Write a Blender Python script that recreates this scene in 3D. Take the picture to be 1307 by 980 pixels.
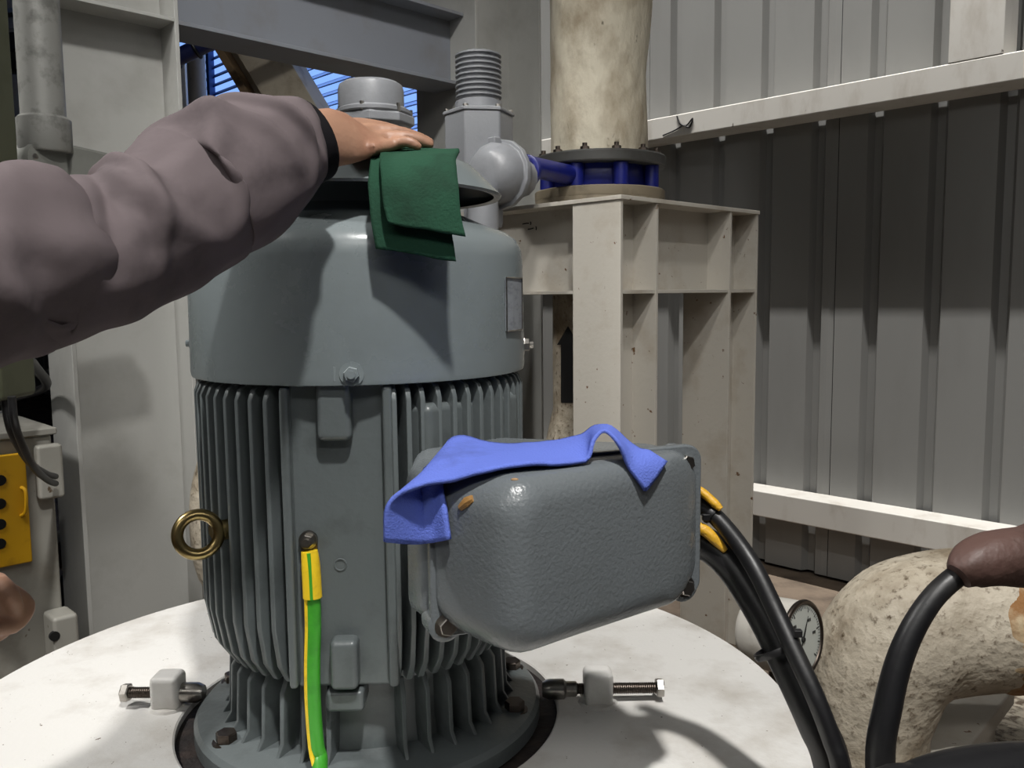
import bpy, bmesh, math, random
from mathutils import Vector, Matrix, noise
random.seed(7)
for o in list(bpy.data.objects): bpy.data.objects.remove(o, do_unlink=True)
scene = bpy.context.scene
COL = scene.collection
PI = math.pi
def R(d): return math.radians(d)

# ------------------------------------------------------------------ camera
CZ = 1.45                                  # camera height above the hall floor
F, CX, CY = 1100.0, 653.5, 490.0           # focal length and centre in photo pixels (1307 x 980)
PITCH, ROLL = R(5.87), 0.0105
_f = Vector((0, math.cos(PITCH), -math.sin(PITCH)))
_u0 = Vector((0, math.sin(PITCH), math.cos(PITCH)))
_r0 = Vector((1, 0, 0))
_r = math.cos(ROLL)*_r0 - math.sin(ROLL)*_u0
_u = math.cos(ROLL)*_u0 + math.sin(ROLL)*_r0
cam = bpy.data.cameras.new('camera'); camo = bpy.data.objects.new('camera', cam); COL.objects.link(camo)
cam.sensor_width = 36.0; cam.lens = F/1307*36.0; cam.clip_start = 0.02
M = Matrix.Identity(4)
for i in range(3):
    M[i][0], M[i][1], M[i][2] = _r[i], _u[i], -_f[i]
M[2][3] = CZ
camo.matrix_world = M
scene.camera = camo

# ------------------------------------------------------------------ world, lamps, exposure
scene.view_settings.view_transform = 'Standard'
scene.view_settings.look = 'None'
scene.view_settings.gamma = 1.0
scene.view_settings.use_curve_mapping = False
scene.view_settings.exposure = -0.18
world = bpy.data.worlds.new('hall_ambient'); scene.world = world; world.use_nodes = True
bg = world.node_tree.nodes['Background']
bg.inputs[0].default_value = (0.86, 0.92, 1.0, 1); bg.inputs[1].default_value = 0.035
AD = Vector((-math.sin(R(44.5)), math.cos(R(44.5)), 0))      # along the sheeted wall, away to the left
BD = Vector((math.cos(R(44.5)), math.sin(R(44.5)), 0))       # square to that wall
ZD = Vector((0, 0, 1))
WB = 4.1                                                     # distance of the sheeted wall from the camera
def AB(a, b, z): return AD*a + BD*b + ZD*(z + CZ)
def lamp(name, loc, energy, size, size_y, target, color=(1, .98, .945), spread=180):
    l = bpy.data.lights.new(name, 'AREA'); l.shape = 'RECTANGLE'; l.size = size; l.size_y = size_y
    l.energy = energy; l.color = color; l.spread = R(spread)
    o = bpy.data.objects.new(name, l); COL.objects.link(o); o.location = loc
    o.rotation_euler = (Vector(target) - Vector(loc)).to_track_quat('-Z', 'Y').to_euler()
    return o
# strip lamp close to the sheeted wall, high up and parallel to it
ls = lamp('wall_strip_lamp', AB(2.6, WB-0.71, 3.4), 120, 9.0, 0.03, (0, 0, 0), spread=48)
ls.rotation_euler = (Matrix.Rotation(math.atan2(AD.y, AD.x), 4, 'Z') @ Matrix.Rotation(R(-11), 4, 'X')).to_euler()
# high bay reflector lamps of the hall, then one added fill
lamp('bay_or_fill_lamp', (.36, -.50, CZ+3.0), 35, .16, .16, (.1, .95, .8), spread=80)
lamp('bay_or_fill_lamp', AB(1.9, .5, 2.9), 4.2, .2, .2, AB(1.75, 2.15, -.1), spread=46)
lamp('bay_or_fill_lamp', (-2.2, 1.1, CZ+1.9), 21, .3, .3, (-.75, 1.7, CZ-.1), spread=92)
lamp('bay_or_fill_lamp', (.1, .2, CZ+3.5), 11, .3, .3, (-.6, 3.3, CZ+.5), spread=50)  # added fill that brightens the beam and columns in the background
# added row of soft fill lights behind the camera, no known fixtures
for x in (-1.6, 0, 1.6): lamp('fill_lamp', (x, -1.9, CZ+2.3), 5, 1.4, .25, (x*.4, 1.0, CZ-.5), spread=90)

# ------------------------------------------------------------------ pixel helpers (photo pixel + real distance -> place)
def ray(px, py): return _f + _r*((px-CX)/F) - _u*((py-CY)/F)
def at(px, py, Y):
    d = ray(px, py); return d*(Y/d.y) + ZD*CZ
def at_z(px, py, z):
    d = ray(px, py); return d*(z/d.z) + ZD*CZ
def at_b(px, py, b):
    d = ray(px, py); return d*(b/d.dot(BD)) + ZD*CZ
def at_a(px, py, a):
    d = ray(px, py); return d*(a/d.dot(AD)) + ZD*CZ

# ------------------------------------------------------------------ materials
def s2l(c): return tuple((x/255/12.92 if x/255 <= .04045 else ((x/255+.055)/1.055)**2.4) for x in c)
def mat(name, col, rough=.5, metal=0, dirt=None, dirt_scale=6, dirt_amt=.5, dirt_pos=(.5, .7), bump=0, bump_scale=60,
        stretch=None, spec=.5, fleck=None, fleck_scale=90, fleck_pos=(.70, .74), voro=0, voro_scale=12, rough_var=.0):
    m = bpy.data.materials.new(name); m.use_nodes = True
    nt = m.node_tree; N = nt.nodes; L = nt.links
    p = N['Principled BSDF']
    c = (*s2l(col), 1)
    p.inputs['Base Color'].default_value = c
    p.inputs['Roughness'].default_value = rough; p.inputs['Metallic'].default_value = metal
    p.inputs['Specular IOR Level'].default_value = spec
    tc = N.new('ShaderNodeTexCoord'); src = tc.outputs['Object']
    if stretch:
        mp = N.new('ShaderNodeMapping'); mp.inputs['Scale'].default_value = stretch
        L.new(src, mp.inputs[0]); src = mp.outputs[0]
    out = None
    def noisefac(scale, pos, detail=6):
        n = N.new('ShaderNodeTexNoise'); n.inputs['Scale'].default_value = scale; n.inputs['Detail'].default_value = detail
        n.inputs['Roughness'].default_value = .62
        L.new(src, n.inputs['Vector'])
        r = N.new('ShaderNodeMapRange'); r.inputs[1].default_value = pos[0]; r.inputs[2].default_value = pos[1]
        L.new(n.outputs['Fac'], r.inputs[0]); return r.outputs[0], n
    if dirt:
        fac, nn = noisefac(dirt_scale, dirt_pos)
        mu = N.new('ShaderNodeMath'); mu.operation = 'MULTIPLY'; mu.inputs[1].default_value = dirt_amt; L.new(fac, mu.inputs[0])
        mx = N.new('ShaderNodeMix'); mx.data_type = 'RGBA'
        mx.inputs[6].default_value = c; mx.inputs[7].default_value = (*s2l(dirt), 1)
        L.new(mu.outputs[0], mx.inputs[0]); out = mx.outputs[2]
        if rough_var:
            ra = N.new('ShaderNodeMapRange'); ra.inputs[3].default_value = rough; ra.inputs[4].default_value = rough+rough_var
            L.new(fac, ra.inputs[0]); L.new(ra.outputs[0], p.inputs['Roughness'])
    if fleck:
        fac, nn = noisefac(fleck_scale, fleck_pos, 3)
        mx = N.new('ShaderNodeMix'); mx.data_type = 'RGBA'
        if out: L.new(out, mx.inputs[6])
        else: mx.inputs[6].default_value = c
        mx.inputs[7].default_value = (*s2l(fleck), 1)
        L.new(fac, mx.inputs[0]); out = mx.outputs[2]
    if out: L.new(out, p.inputs['Base Color'])
    if bump or voro:
        b = N.new('ShaderNodeBump'); b.inputs['Strength'].default_value = 1.0
        n = N.new('ShaderNodeTexNoise'); n.inputs['Scale'].default_value = bump_scale; n.inputs['Detail'].default_value = 4
        L.new(src, n.inputs['Vector']); b.inputs['Distance'].default_value = bump
        L.new(n.outputs['Fac'], b.inputs['Height'])
        last = b
        if voro:
            v = N.new('ShaderNodeTexVoronoi'); v.feature = 'DISTANCE_TO_EDGE'; v.inputs['Scale'].default_value = voro_scale
            L.new(src, v.inputs['Vector'])
            mr = N.new('ShaderNodeMapRange'); mr.inputs[2].default_value = .03; L.new(v.outputs[0], mr.inputs[0])
            b2 = N.new('ShaderNodeBump'); b2.inputs['Distance'].default_value = voro
            L.new(mr.outputs[0], b2.inputs['Height']); L.new(b.outputs[0], b2.inputs['Normal']); last = b2
        L.new(last.outputs[0], p.inputs['Normal'])
    return m
def emit_mat(name, col, strength):
    m = bpy.data.materials.new(name); m.use_nodes = True; p = m.node_tree.nodes['Principled BSDF']
    p.inputs['Base Color'].default_value = (0, 0, 0, 1)
    p.inputs['Emission Color'].default_value = (*s2l(col), 1); p.inputs['Emission Strength'].default_value = strength
    return m
MT = {
 'motor': mat('motor_paint', (90, 96, 97), .32, dirt=(46, 50, 49), dirt_scale=9, dirt_amt=.6, dirt_pos=(.52, .75), bump=.0006, bump_scale=90, rough_var=.15),
 'cover': mat('cover_paint', (118, 126, 128), .25, dirt=(96, 102, 102), dirt_scale=5, dirt_amt=.35, bump=.0003, bump_scale=60, rough_var=.12),
 'cast': mat('cast_box_paint', (100, 105, 108), .24, dirt=(90, 94, 94), dirt_scale=7, dirt_amt=.35, bump=.0009, bump_scale=210),
 'white': mat('white_plate_paint', (222, 220, 216), .5, dirt=(160, 150, 136), dirt_scale=7, dirt_amt=.5, dirt_pos=(.48, .72), bump=.0007, bump_scale=120, fleck=(105, 90, 74), fleck_scale=85, fleck_pos=(.70, .735)),
 'support': mat('support_paint', (192, 187, 177), .5, dirt=(150, 132, 108), dirt_scale=5, dirt_amt=.5, dirt_pos=(.5, .72), bump=.0006, bump_scale=70, fleck=(104, 74, 46), fleck_scale=30, fleck_pos=(.68, .73)),
 'steelgrey': mat('column_paint', (176, 176, 172), .5, dirt=(150, 148, 142), dirt_scale=4, dirt_amt=.5, bump=.0005, bump_scale=50),
 'beam': mat('beam_paint', (132, 136, 144), .5, dirt=(118, 110, 100), dirt_scale=4, dirt_amt=.45),
 'sheet': mat('wall_sheeting', (122, 122, 120), .45, dirt=(110, 109, 107), dirt_scale=2.5, dirt_amt=.5, stretch=(1, 1, .25)),
 'girt': mat('girt_paint', (190, 187, 181), .5, dirt=(150, 140, 128), dirt_scale=10, dirt_amt=.5, dirt_pos=(.5, .72), stretch=(1, 1, .4), fleck=(90, 84, 76), fleck_scale=40, fleck_pos=(.72, .75)),
 'black': mat('black_rubber', (20, 20, 22), .42, dirt=(44, 43, 42), dirt_scale=14, dirt_amt=.6, bump=.0004, bump_scale=80),
 'ringblack': mat('sealing_ring_black', (34, 28, 27), .7, dirt=(66, 52, 46), dirt_scale=20, dirt_amt=.8, bump=.002, bump_scale=90),
 'steel': mat('bright_steel', (168, 164, 158), .3, 1, dirt=(96, 84, 74), dirt_scale=40, dirt_amt=.6),
 'darksteel': mat('dark_steel', (92, 84, 78), .42, 1, dirt=(60, 46, 38), dirt_scale=50, dirt_amt=.7),
 'brass': mat('gilt_zinc', (166, 146, 100), .3, 1, dirt=(98, 82, 52), dirt_scale=24, dirt_amt=.6),
 'bluecloth': mat('blue_microfibre', (98, 116, 200), .9, dirt=(74, 84, 140), dirt_scale=12, dirt_amt=.6, dirt_pos=(.55, .75), bump=.0012, bump_scale=420, spec=.1),
 'greenrag': mat('green_rag_cloth', (38, 70, 54), .95, dirt=(28, 34, 30), dirt_scale=9, dirt_amt=.75, dirt_pos=(.45, .7), bump=.0012, bump_scale=260, spec=.1),
 'sleeve': mat('grey_work_cloth', (98, 89, 91), .9, dirt=(66, 60, 62), dirt_scale=8, dirt_amt=.6, bump=.003, bump_scale=16, spec=.1),
 'cufflining': mat('black_cuff_cloth', (26, 25, 27), .9, bump=.001, bump_scale=80, spec=.1),
 'skin': mat('skin', (160, 122, 100), .5, dirt=(146, 104, 84), dirt_scale=18, dirt_amt=.6, bump=.0006, bump_scale=160),
 'hair': mat('dark_hair', (40, 32, 26), .6, bump=.004, bump_scale=90),
 'yellow': mat('cable_yellow', (224, 190, 36), .38, dirt=(150, 116, 40), dirt_scale=40, dirt_amt=.5),
 'green': mat('cable_green', (62, 152, 42), .36, dirt=(36, 92, 34), dirt_scale=22, dirt_amt=.5),
 'guard': mat('guard_yellow', (216, 164, 20), .5, dirt=(120, 84, 26), dirt_scale=9, dirt_amt=.5, dirt_pos=(.55, .72)),
 'hole': mat('hole_black', (8, 8, 8), .9),
 'lag': mat('lagging_cream', (206, 198, 178), .65, dirt=(120, 98, 66), dirt_scale=6, dirt_amt=.75, dirt_pos=(.45, .72), bump=.010, bump_scale=22, fleck=(92, 84, 66), fleck_scale=16, fleck_pos=(.66, .72), stretch=(1, 1, .6)),
 'lagdirty': mat('lagging_stained', (190, 180, 162), .6, dirt=(104, 86, 60), dirt_scale=4.5, dirt_amt=.85, dirt_pos=(.45, .68), bump=.010, bump_scale=30, fleck=(84, 68, 48), fleck_scale=60, fleck_pos=(.56, .74)),
 'rust': mat('rust_orange', (140, 96, 48), .7, dirt=(196, 178, 146), dirt_scale=9, dirt_amt=.95, dirt_pos=(.40, .58), bump=.006, bump_scale=40),
 'valveblue': mat('valve_blue', (22, 30, 110), .35, dirt=(16, 18, 52), dirt_scale=9, dirt_amt=.6),
 'flangedark': mat('flange_dark', (66, 66, 64), .5, dirt=(46, 40, 36), dirt_scale=12, dirt_amt=.6),
 'flangelow': mat('flange_cream', (126, 116, 98), .55, dirt=(66, 58, 48), dirt_scale=10, dirt_amt=.6),
 'actuator': mat('actuator_paint', (134, 136, 140), .4, dirt=(104, 104, 106), dirt_scale=8, dirt_amt=.4, bump=.0006, bump_scale=90),
 'galv': mat('galvanised', (142, 142, 138), .5, .25, dirt=(92, 92, 88), dirt_scale=20, dirt_amt=.7, dirt_pos=(.5, .66), bump=.0008, bump_scale=60),
 'conduitbody': mat('conduit_body_grey', (116, 117, 112), .55, dirt=(92, 92, 86), dirt_scale=10, dirt_amt=.5),
 'olive': mat('olive_paint', (74, 76, 58), .55, dirt=(52, 56, 38), dirt_scale=8, dirt_amt=.6),
 'concrete': mat('floor_concrete', (112, 98, 84), .85, dirt=(62, 52, 44), dirt_scale=4, dirt_amt=.8, dirt_pos=(.42, .66), bump=.004, bump_scale=30),
 'machine': mat('machine_paint', (158, 156, 148), .5, dirt=(122, 116, 104), dirt_scale=5, dirt_amt=.6, fleck=(92, 76, 58), fleck_scale=24, fleck_pos=(.68, .73)),
 'bluepipe': mat('blue_pipe', (24, 34, 84), .4),
 'brace': mat('brace_cream', (196, 186, 166), .6, dirt=(140, 122, 96), dirt_scale=7, dirt_amt=.6),
 'bracewood': mat('brace_edge_brown', (132, 108, 78), .7, dirt=(74, 58, 40), dirt_scale=9, dirt_amt=.8),
 'roof': mat('roof_steel', (70, 70, 74), .6),
 'roofsheet': mat('roof_sheeting', (84, 84, 86), .6),
 'louvre': mat('louvre_slat', (70, 104, 168), .45),
 'daylight': emit_mat('daylight_pane', (136, 180, 255), 1.25),
 'boot': mat('boot_brown', (84, 62, 56), .55, dirt=(56, 38, 30), dirt_scale=14, dirt_amt=.8, bump=.006, bump_scale=24),
 'gaugeface': mat('gauge_face', (186, 190, 184), .4),
 'gaugebody': mat('gauge_body', (202, 198, 190), .45, dirt=(130, 120, 106), dirt_scale=16, dirt_amt=.7),
 'speckle': mat('speckled_plate', (196, 186, 168), .5, dirt=(70, 52, 34), dirt_scale=30, dirt_amt=.9, dirt_pos=(.45, .6), bump=.004, bump_scale=60),
 'ink': mat('black_ink', (16, 16, 16), .8),
 'plate': mat('name_plate', (150, 154, 160), .4, .2, dirt=(100, 104, 110), dirt_scale=40, dirt_amt=.7, stretch=(1, 1, 3)),
 'sealant': mat('brown_sealant', (150, 112, 62), .6, bump=.003, bump_scale=60),
 'tan': mat('yellow_sheath', (206, 158, 40), .5, dirt=(120, 92, 40), dirt_scale=40, dirt_amt=.7, bump=.002, bump_scale=120),
}

# ------------------------------------------------------------------ mesh builder
def catmull(pts, n=6, closed=False):
    pts = [Vector(p) for p in pts]; out = []
    for i in range(len(pts)-1):
        p0 = pts[max(i-1, 0)]; p1 = pts[i]; p2 = pts[i+1]; p3 = pts[min(i+2, len(pts)-1)]
        for k in range(n):
            t = k/n
            out.append(.5*((2*p1)+(p2-p0)*t+(2*p0-5*p1+4*p2-p3)*t*t+(3*p1-p0-3*p2+p3)*t**3))
    out.append(pts[-1]); return out
def lerpl(vals, n):
    out = []
    for i in range(len(vals)-1):
        for k in range(n): t = k/n; out.append(vals[i]*(1-t)+vals[i+1]*t)
    out.append(vals[-1]); return out
class MB:
    def __init__(s): s.v = []; s.f = []
    def add(s, vs, fs):
        o = len(s.v); s.v += [Vector(v) for v in vs]; s.f += [tuple(i+o for i in f) for f in fs]; return s
    def obox(s, p, a, b, c):          # corner and three edge vectors
        p, a, b, c = map(Vector, (p, a, b, c))
        vs = [p, p+a, p+a+b, p+b, p+c, p+a+c, p+a+b+c, p+b+c]
        fs = [(3, 2, 1, 0), (4, 5, 6, 7), (0, 1, 5, 4), (1, 2, 6, 5), (2, 3, 7, 6), (3, 0, 4, 7)]
        if a.cross(b).dot(c) < 0: fs = [f[::-1] for f in fs]
        return s.add(vs, fs)
    def cbox(s, c, a, b, d):          # centre and three full edge vectors
        a, b, d = map(Vector, (a, b, d)); return s.obox(Vector(c)-a/2-b/2-d/2, a, b, d)
    def prism(s, poly, vec):
        n = len(poly); poly = [Vector(p) for p in poly]; vec = Vector(vec)
        nrm = Vector()
        for i in range(n): nrm += poly[i].cross(poly[(i+1) % n])
        if nrm.dot(vec) < 0: poly = poly[::-1]
        vs = poly+[p+vec for p in poly]
        fs = [tuple(range(n))[::-1], tuple(range(n, 2*n))]+[(i, (i+1) % n, n+(i+1) % n, n+i) for i in range(n)]
        return s.add(vs, fs)
    def lathe(s, prof, n=48, o=(0, 0, 0), axis=(0, 0, 1), cap=True, a0=0):
        o = Vector(o); ax = Vector(axis).normalized()
        x = ax.orthogonal().normalized() if abs(ax.z) < .99 else Vector((1, 0, 0)); y = ax.cross(x)
        vs = []; fs = []
        for r, z in prof:
            for k in range(n):
                t = a0+2*PI*k/n; vs.append(o+ax*z+x*(r*math.cos(t))+y*(r*math.sin(t)))
        m = len(prof)
        for j in range(m-1):
            for k in range(n):
                k2 = (k+1) % n; fs.append((j*n+k, j*n+k2, (j+1)*n+k2, (j+1)*n+k))
        if cap:
            fs.append(tuple(range(n))[::-1]); fs.append(tuple((m-1)*n+k for k in range(n)))
        return s.add(vs, fs)
    def cyl(s, p, q, r, n=16, r2=None):
        p = Vector(p); q = Vector(q); return s.lathe([(r, 0), (r if r2 is None else r2, (q-p).length)], n, p, q-p)
    def tube(s, pts, rad, n=12, smooth=6, disp=None, squash=None, cap=True):
        if smooth: path = catmull(pts, smooth); rr = lerpl(rad, smooth) if isinstance(rad, (list, tuple)) else [rad]*len(path)
        else: path = [Vector(p) for p in pts]; rr = list(rad) if isinstance(rad, (list, tuple)) else [rad]*len(path)
        vs = []; fs = []; nx = None; L = 0
        for i, p in enumerate(path):
            t = (path[min(i+1, len(path)-1)]-path[max(i-1, 0)]).normalized()
            if nx is None:
                nx = t.cross(Vector((0, 0, 1)))
                if nx.length < .1: nx = t.cross(Vector((1, 0, 0)))
            nx = (nx-t*nx.dot(t)).normalized(); ny = t.cross(nx)
            if i: L += (p-path[i-1]).length
            for k in range(n):
                a = 2*PI*k/n; r = rr[i]
                if disp: r *= disp(L, a)
                sx, sy = squash if squash else (1, 1)
                vs.append(p+nx*(r*sx*math.cos(a))+ny*(r*sy*math.sin(a)))
        for i in range(len(path)-1):
            for k in range(n):
                k2 = (k+1) % n; fs.append((i*n+k, i*n+k2, (i+1)*n+k2, (i+1)*n+k))
        if cap: fs.append(tuple(range(n))[::-1]); fs.append(tuple((len(path)-1)*n+k for k in range(n)))
        return s.add(vs, fs)
    def sphere(s, c, r, n=16, m=10, sc=(1, 1, 1)):
        c = Vector(c); vs = []; fs = []
        for j in range(1, m):
            t = PI*j/m
            for k in range(n):
                a = 2*PI*k/n; vs.append(c+Vector((r*sc[0]*math.sin(t)*math.cos(a), r*sc[1]*math.sin(t)*math.sin(a), r*sc[2]*math.cos(t))))
        top = len(vs); vs.append(c+Vector((0, 0, r*sc[2]))); vs.append(c-Vector((0, 0, r*sc[2])))
        for j in range(m-2):
            for k in range(n):
                k2 = (k+1) % n; fs.append((j*n+k, (j+1)*n+k, (j+1)*n+k2, j*n+k2))
        for k in range(n):
            fs.append((top, k, (k+1) % n)); fs.append((top+1, (m-2)*n+(k+1) % n, (m-2)*n+k))
        return s.add(vs, fs)
    def torus(s, c, axis, Rr, r, n=36, m=12, sq=1):
        c = Vector(c); ax = Vector(axis).normalized(); x = ax.orthogonal().normalized(); y = ax.cross(x); vs = []; fs = []
        for i in range(n):
            a = 2*PI*i/n; d = x*math.cos(a)+y*math.sin(a)
            for j in range(m):
                b = 2*PI*j/m; vs.append(c+d*(Rr+r*math.cos(b))+ax*(r*sq*math.sin(b)))
        for i in range(n):
            for j in range(m):
                fs.append((i*m+j, ((i+1) % n)*m+j, ((i+1) % n)*m+(j+1) % m, i*m+(j+1) % m))
        return s.add(vs, fs)
    def grid(s, rows):
        n = len(rows[0]); vs = [p for r in rows for p in r]; fs = []
        for j in range(len(rows)-1):
            for i in range(n-1): fs.append((j*n+i, j*n+i+1, (j+1)*n+i+1, (j+1)*n+i))
        return s.add(vs, fs)
    def build(s, name, m, parent=None, smooth=False, bevel=0, seg=2, sub=0, solid=0, local=False, ang=40, cast=None):
        off = Vector((0, 0, 0)) if (parent is None or local) else base_of(parent)
        me = bpy.data.meshes.new(name); me.from_pydata([v-off for v in s.v], [], s.f); me.update()
        o = bpy.data.objects.new(name, me); COL.objects.link(o); me.materials.append(MT[m] if isinstance(m, str) else m)
        if parent is not None: o.parent = parent
        if smooth:
            for p in me.polygons: p.use_smooth = True
            me.set_sharp_from_angle(angle=R(ang))
        if solid: md = o.modifiers.new('thickness', 'SOLIDIFY'); md.thickness = solid; md.offset = 0
        if bevel:
            md = o.modifiers.new('edges', 'BEVEL'); md.width = bevel; md.segments = seg; md.limit_method = 'ANGLE'; md.angle_limit = R(35)
            if not smooth:
                for p in me.polygons: p.use_smooth = True
                me.set_sharp_from_angle(angle=R(180)); md.harden_normals = True
        if sub: md = o.modifiers.new('smooth', 'SUBSURF'); md.levels = sub; md.render_levels = sub
        return o
def base_of(o):
    p = Vector(o.location)
    while o.parent: o = o.parent; p = p+Vector(o.location)
    return p
def tag(o, label, cat=None, group=None, kind=None):
    if label: o['label'] = label
    if cat: o['category'] = cat
    if group: o['group'] = group
    if kind: o['kind'] = kind
    return o
def thing(name, loc, label, cat, group=None, kind=None):
    o = bpy.data.objects.new(name, None); COL.objects.link(o); o.location = loc; o.empty_display_size = .05
    return tag(o, label, cat, group, kind)
def dup(o, parent, rotz=0):
    c = o.copy(); COL.objects.link(c); c.parent = parent; c.rotation_euler = (0, 0, rotz); return c
def hexhead(mb, p, ax, r, h): return mb.lathe([(r*.92, 0), (r, h*.12), (r, h*.85), (r*.9, h)], 6, p, ax)

# ================================================================== THE SETTING
fl = MB().obox((-14, -3, -.2), (24, 0, 0), (0, 24, 0), (0, 0, .2)).build('floor', 'concrete')
tag(fl, 'stained brown grey concrete floor of the pump hall', kind='structure')
cl = MB().obox(AB(-1, -9, 5.4), AD*18, BD*14, ZD*.2).build('ceiling', 'roofsheet')
tag(cl, 'dark sheeted roof high above the hall', kind='structure')
wr = thing('wall_right', AB(0, WB, -CZ), 'grey ribbed metal sheeting of the hall side wall', None, kind='structure')
# sheets: each one a panel of its own; ribs pressed outward, away from the hall
P_ = .28; S0 = at_b(1066, 330, WB).dot(AD); NP = 4
SW = P_*NP
WIN = (at_b(560, 100, WB).dot(AD), at_b(252, 100, WB).dot(AD), 1.15, 3.3)
def sheet_mesh(z0, z1, s0, s1):
    pr = []
    for k in range(NP):
        b = k*P_
        pr += [(b, 0), (b+.062, 0), (b+.082, .036), (b+.118, .036), (b+.138, 0)] if k else [(b, .004), (b+.030, 0), (b+.062, 0), (b+.082, .036), (b+.118, .036), (b+.138, 0)]
    pr += [(SW-.006, 0), (SW-.004, .02)]
    rows = [[AD*(s0+a)+BD*(WB+d)+ZD*(CZ+z) for a, d in pr] for z in (z0, z1)]
    return MB().grid(rows)
k0 = int((-2.2-S0)//SW); k1 = int((15.5-S0)//SW)
for k in range(k0, k1):
    s0 = S0+k*SW
    if s0+SW > WIN[0] and s0 < WIN[1]:
        sheet_mesh(-CZ+.02, WIN[2], s0, 0).build('panel', 'sheet', wr, solid=.002)
        sheet_mesh(WIN[3], 5.4, s0, 0).build('panel', 'sheet', wr, solid=.002)
    else:
        sheet_mesh(-CZ+.02, 5.4, s0, 0).build('panel', 'sheet', wr, solid=.002)
MB().obox(AB(-3, WB+.10, -CZ), AD*18.5, BD*.1, ZD*(WIN[2]+CZ)).build('backing', 'hole', wr)
# far end wall
wbk = MB().obox(AB(14.6, -8, -CZ), BD*(8+WB), AD*.15, ZD*7).build('wall_back', 'sheet')
tag(wbk, 'far end wall of the hall', kind='structure')
# louvred window in the sheeted wall
w0, w1, wz0, wz1 = (S0+math.floor((WIN[0]-S0)/SW)*SW, S0+math.ceil((WIN[1]-S0)/SW)*SW, WIN[2], WIN[3])
wn = thing('window_1', AB(w0, WB, wz0), 'louvred window with blue daylight behind its slats', None, kind='structure')
MB().obox(AB(w0, WB+.10, wz0), AD*(w1-w0), BD*.02, ZD*(wz1-wz0)).build('pane', 'daylight', wn)
nsl = 25
for i in range(nsl):
    z = wz0+(wz1-wz0)*(i+.5)/nsl
    MB().obox(AB(w0, WB+.02, z-.038), AD*(w1-w0), BD*.03+ZD*.036, ZD*.008+BD*-.006).build('slat', 'louvre', wn)
fm = MB()
fm.obox(AB(w0, WB-.02, wz0-.04), AD*(w1-w0), BD*.1, ZD*.05).obox(AB(w0, WB-.02, wz1-.01), AD*(w1-w0), BD*.1, ZD*.05)
fm.build('window_frame', 'girt', wn)
for px in (362, 268, 470):
    s = at_b(px, 110, WB).dot(AD)
    MB().obox(AB(s-.03, WB-.02, wz0), AD*.06, BD*.06, ZD*(wz1-wz0)).build('mullion', 'louvre', wn)
# girts across the wall
def girt(name, ptop, pbot, depth, label, zt=None):
    zt = at_b(ptop[0], ptop[1], WB-depth).z-CZ; zb = at_b(pbot[0], pbot[1], WB-depth).z-CZ
    o = MB().obox(AB(-2.0, WB-depth, zb), AD*16.4, BD*depth, ZD*(zt-zb)).build(name, 'girt', bevel=.006)
    tag(o, label, kind='structure'); return zt, zb
gt = girt('trim_1', (1100, 102), (1100, 135), .19, 'upper white steel girt running along the sheeted wall')
zt2 = girt('trim_2', (1130, 654), (1130, 690), .16, 'lower white steel girt along the foot of the sheeted wall')
# post above the upper girt
s = at_b(1282, 40, WB-.19).dot(AD)
o = MB().obox(AB(s, WB-.19, gt[0]), AD*.21, BD*.17, ZD*2.2).build('wall_post', 'girt', bevel=.004)
tag(o, 'short white steel post standing on the upper girt', 'post')
# blue downpipe beside the post
o = MB().cyl(AB(s-.20, WB-.10, gt[0]), AB(s-.20, WB-.10, 5.3), .05).build('downpipe', 'bluepipe', smooth=True)
tag(o, 'blue vertical pipe beside the white wall post', 'pipe')
wire = [at_b(x, y, WB-.195) for x, y in ((864, 148), (868, 157), (876, 160), (884, 151), (880, 162), (872, 160), (862, 166), (846, 173))]
o = MB().tube(wire, .004, 6).build('tie_wire', 'black', smooth=True)
tag(o, 'black bent tie wire hanging on the upper white girt', 'wire')

# ------------------------------------------------------------------ H columns and the I beam
def hsec(mb, c, wf, d, tf, tw, z0, z1):   # centre (a,b), flanges along A, web along B
    a, b = c
    mb.obox(AB(a-wf/2, b-d/2, z0), AD*wf, BD*tf, ZD*(z1-z0))
    mb.obox(AB(a-wf/2, b+d/2-tf, z0), AD*wf, BD*tf, ZD*(z1-z0))
    mb.obox(AB(a-tw/2, b-d/2+tf, z0), AD*tw, BD*(d-2*tf), ZD*(z1-z0))
def hcolumn(name, c, wf, d, z0, z1, m, label, tf=.014, tw=.010, foot=True):
    t = thing(name, AB(c[0], c[1], z0), label, 'column')
    a, b = c
    MB().obox(AB(a-wf/2, b-d/2, z0), AD*wf, BD*tf, ZD*(z1-z0)).build('flange', m, t, bevel=.002)
    MB().obox(AB(a-wf/2, b+d/2-tf, z0), AD*wf, BD*tf, ZD*(z1-z0)).build('flange', m, t, bevel=.002)
    MB().obox(AB(a-tw/2, b-d/2+tf, z0), AD*tw, BD*(d-2*tf), ZD*(z1-z0)).build('web', m, t)
    if foot: MB().obox(AB(a-wf*.62, b-d*.56, z0), AD*wf*1.24, BD*d*1.12, ZD*.025).build('base_plate', m, t, bevel=.003)
    return t
e1 = at(101, 600, 2.62)                   # front edge of the near flange
a1, b1 = e1.dot(AD), e1.dot(BD)
WF1, D1 = .23, .385
C1 = (a1+WF1/2, b1+D1/2)
col1 = hcolumn('steel_column', C1, WF1, D1, -CZ, 5.3, 'steelgrey', 'grey steel H column behind the outstretched sleeve, beside the yellow guard')
BZ = at_a(208, 27, C1[0]-.095).z-CZ       # underside level of the I beam
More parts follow.
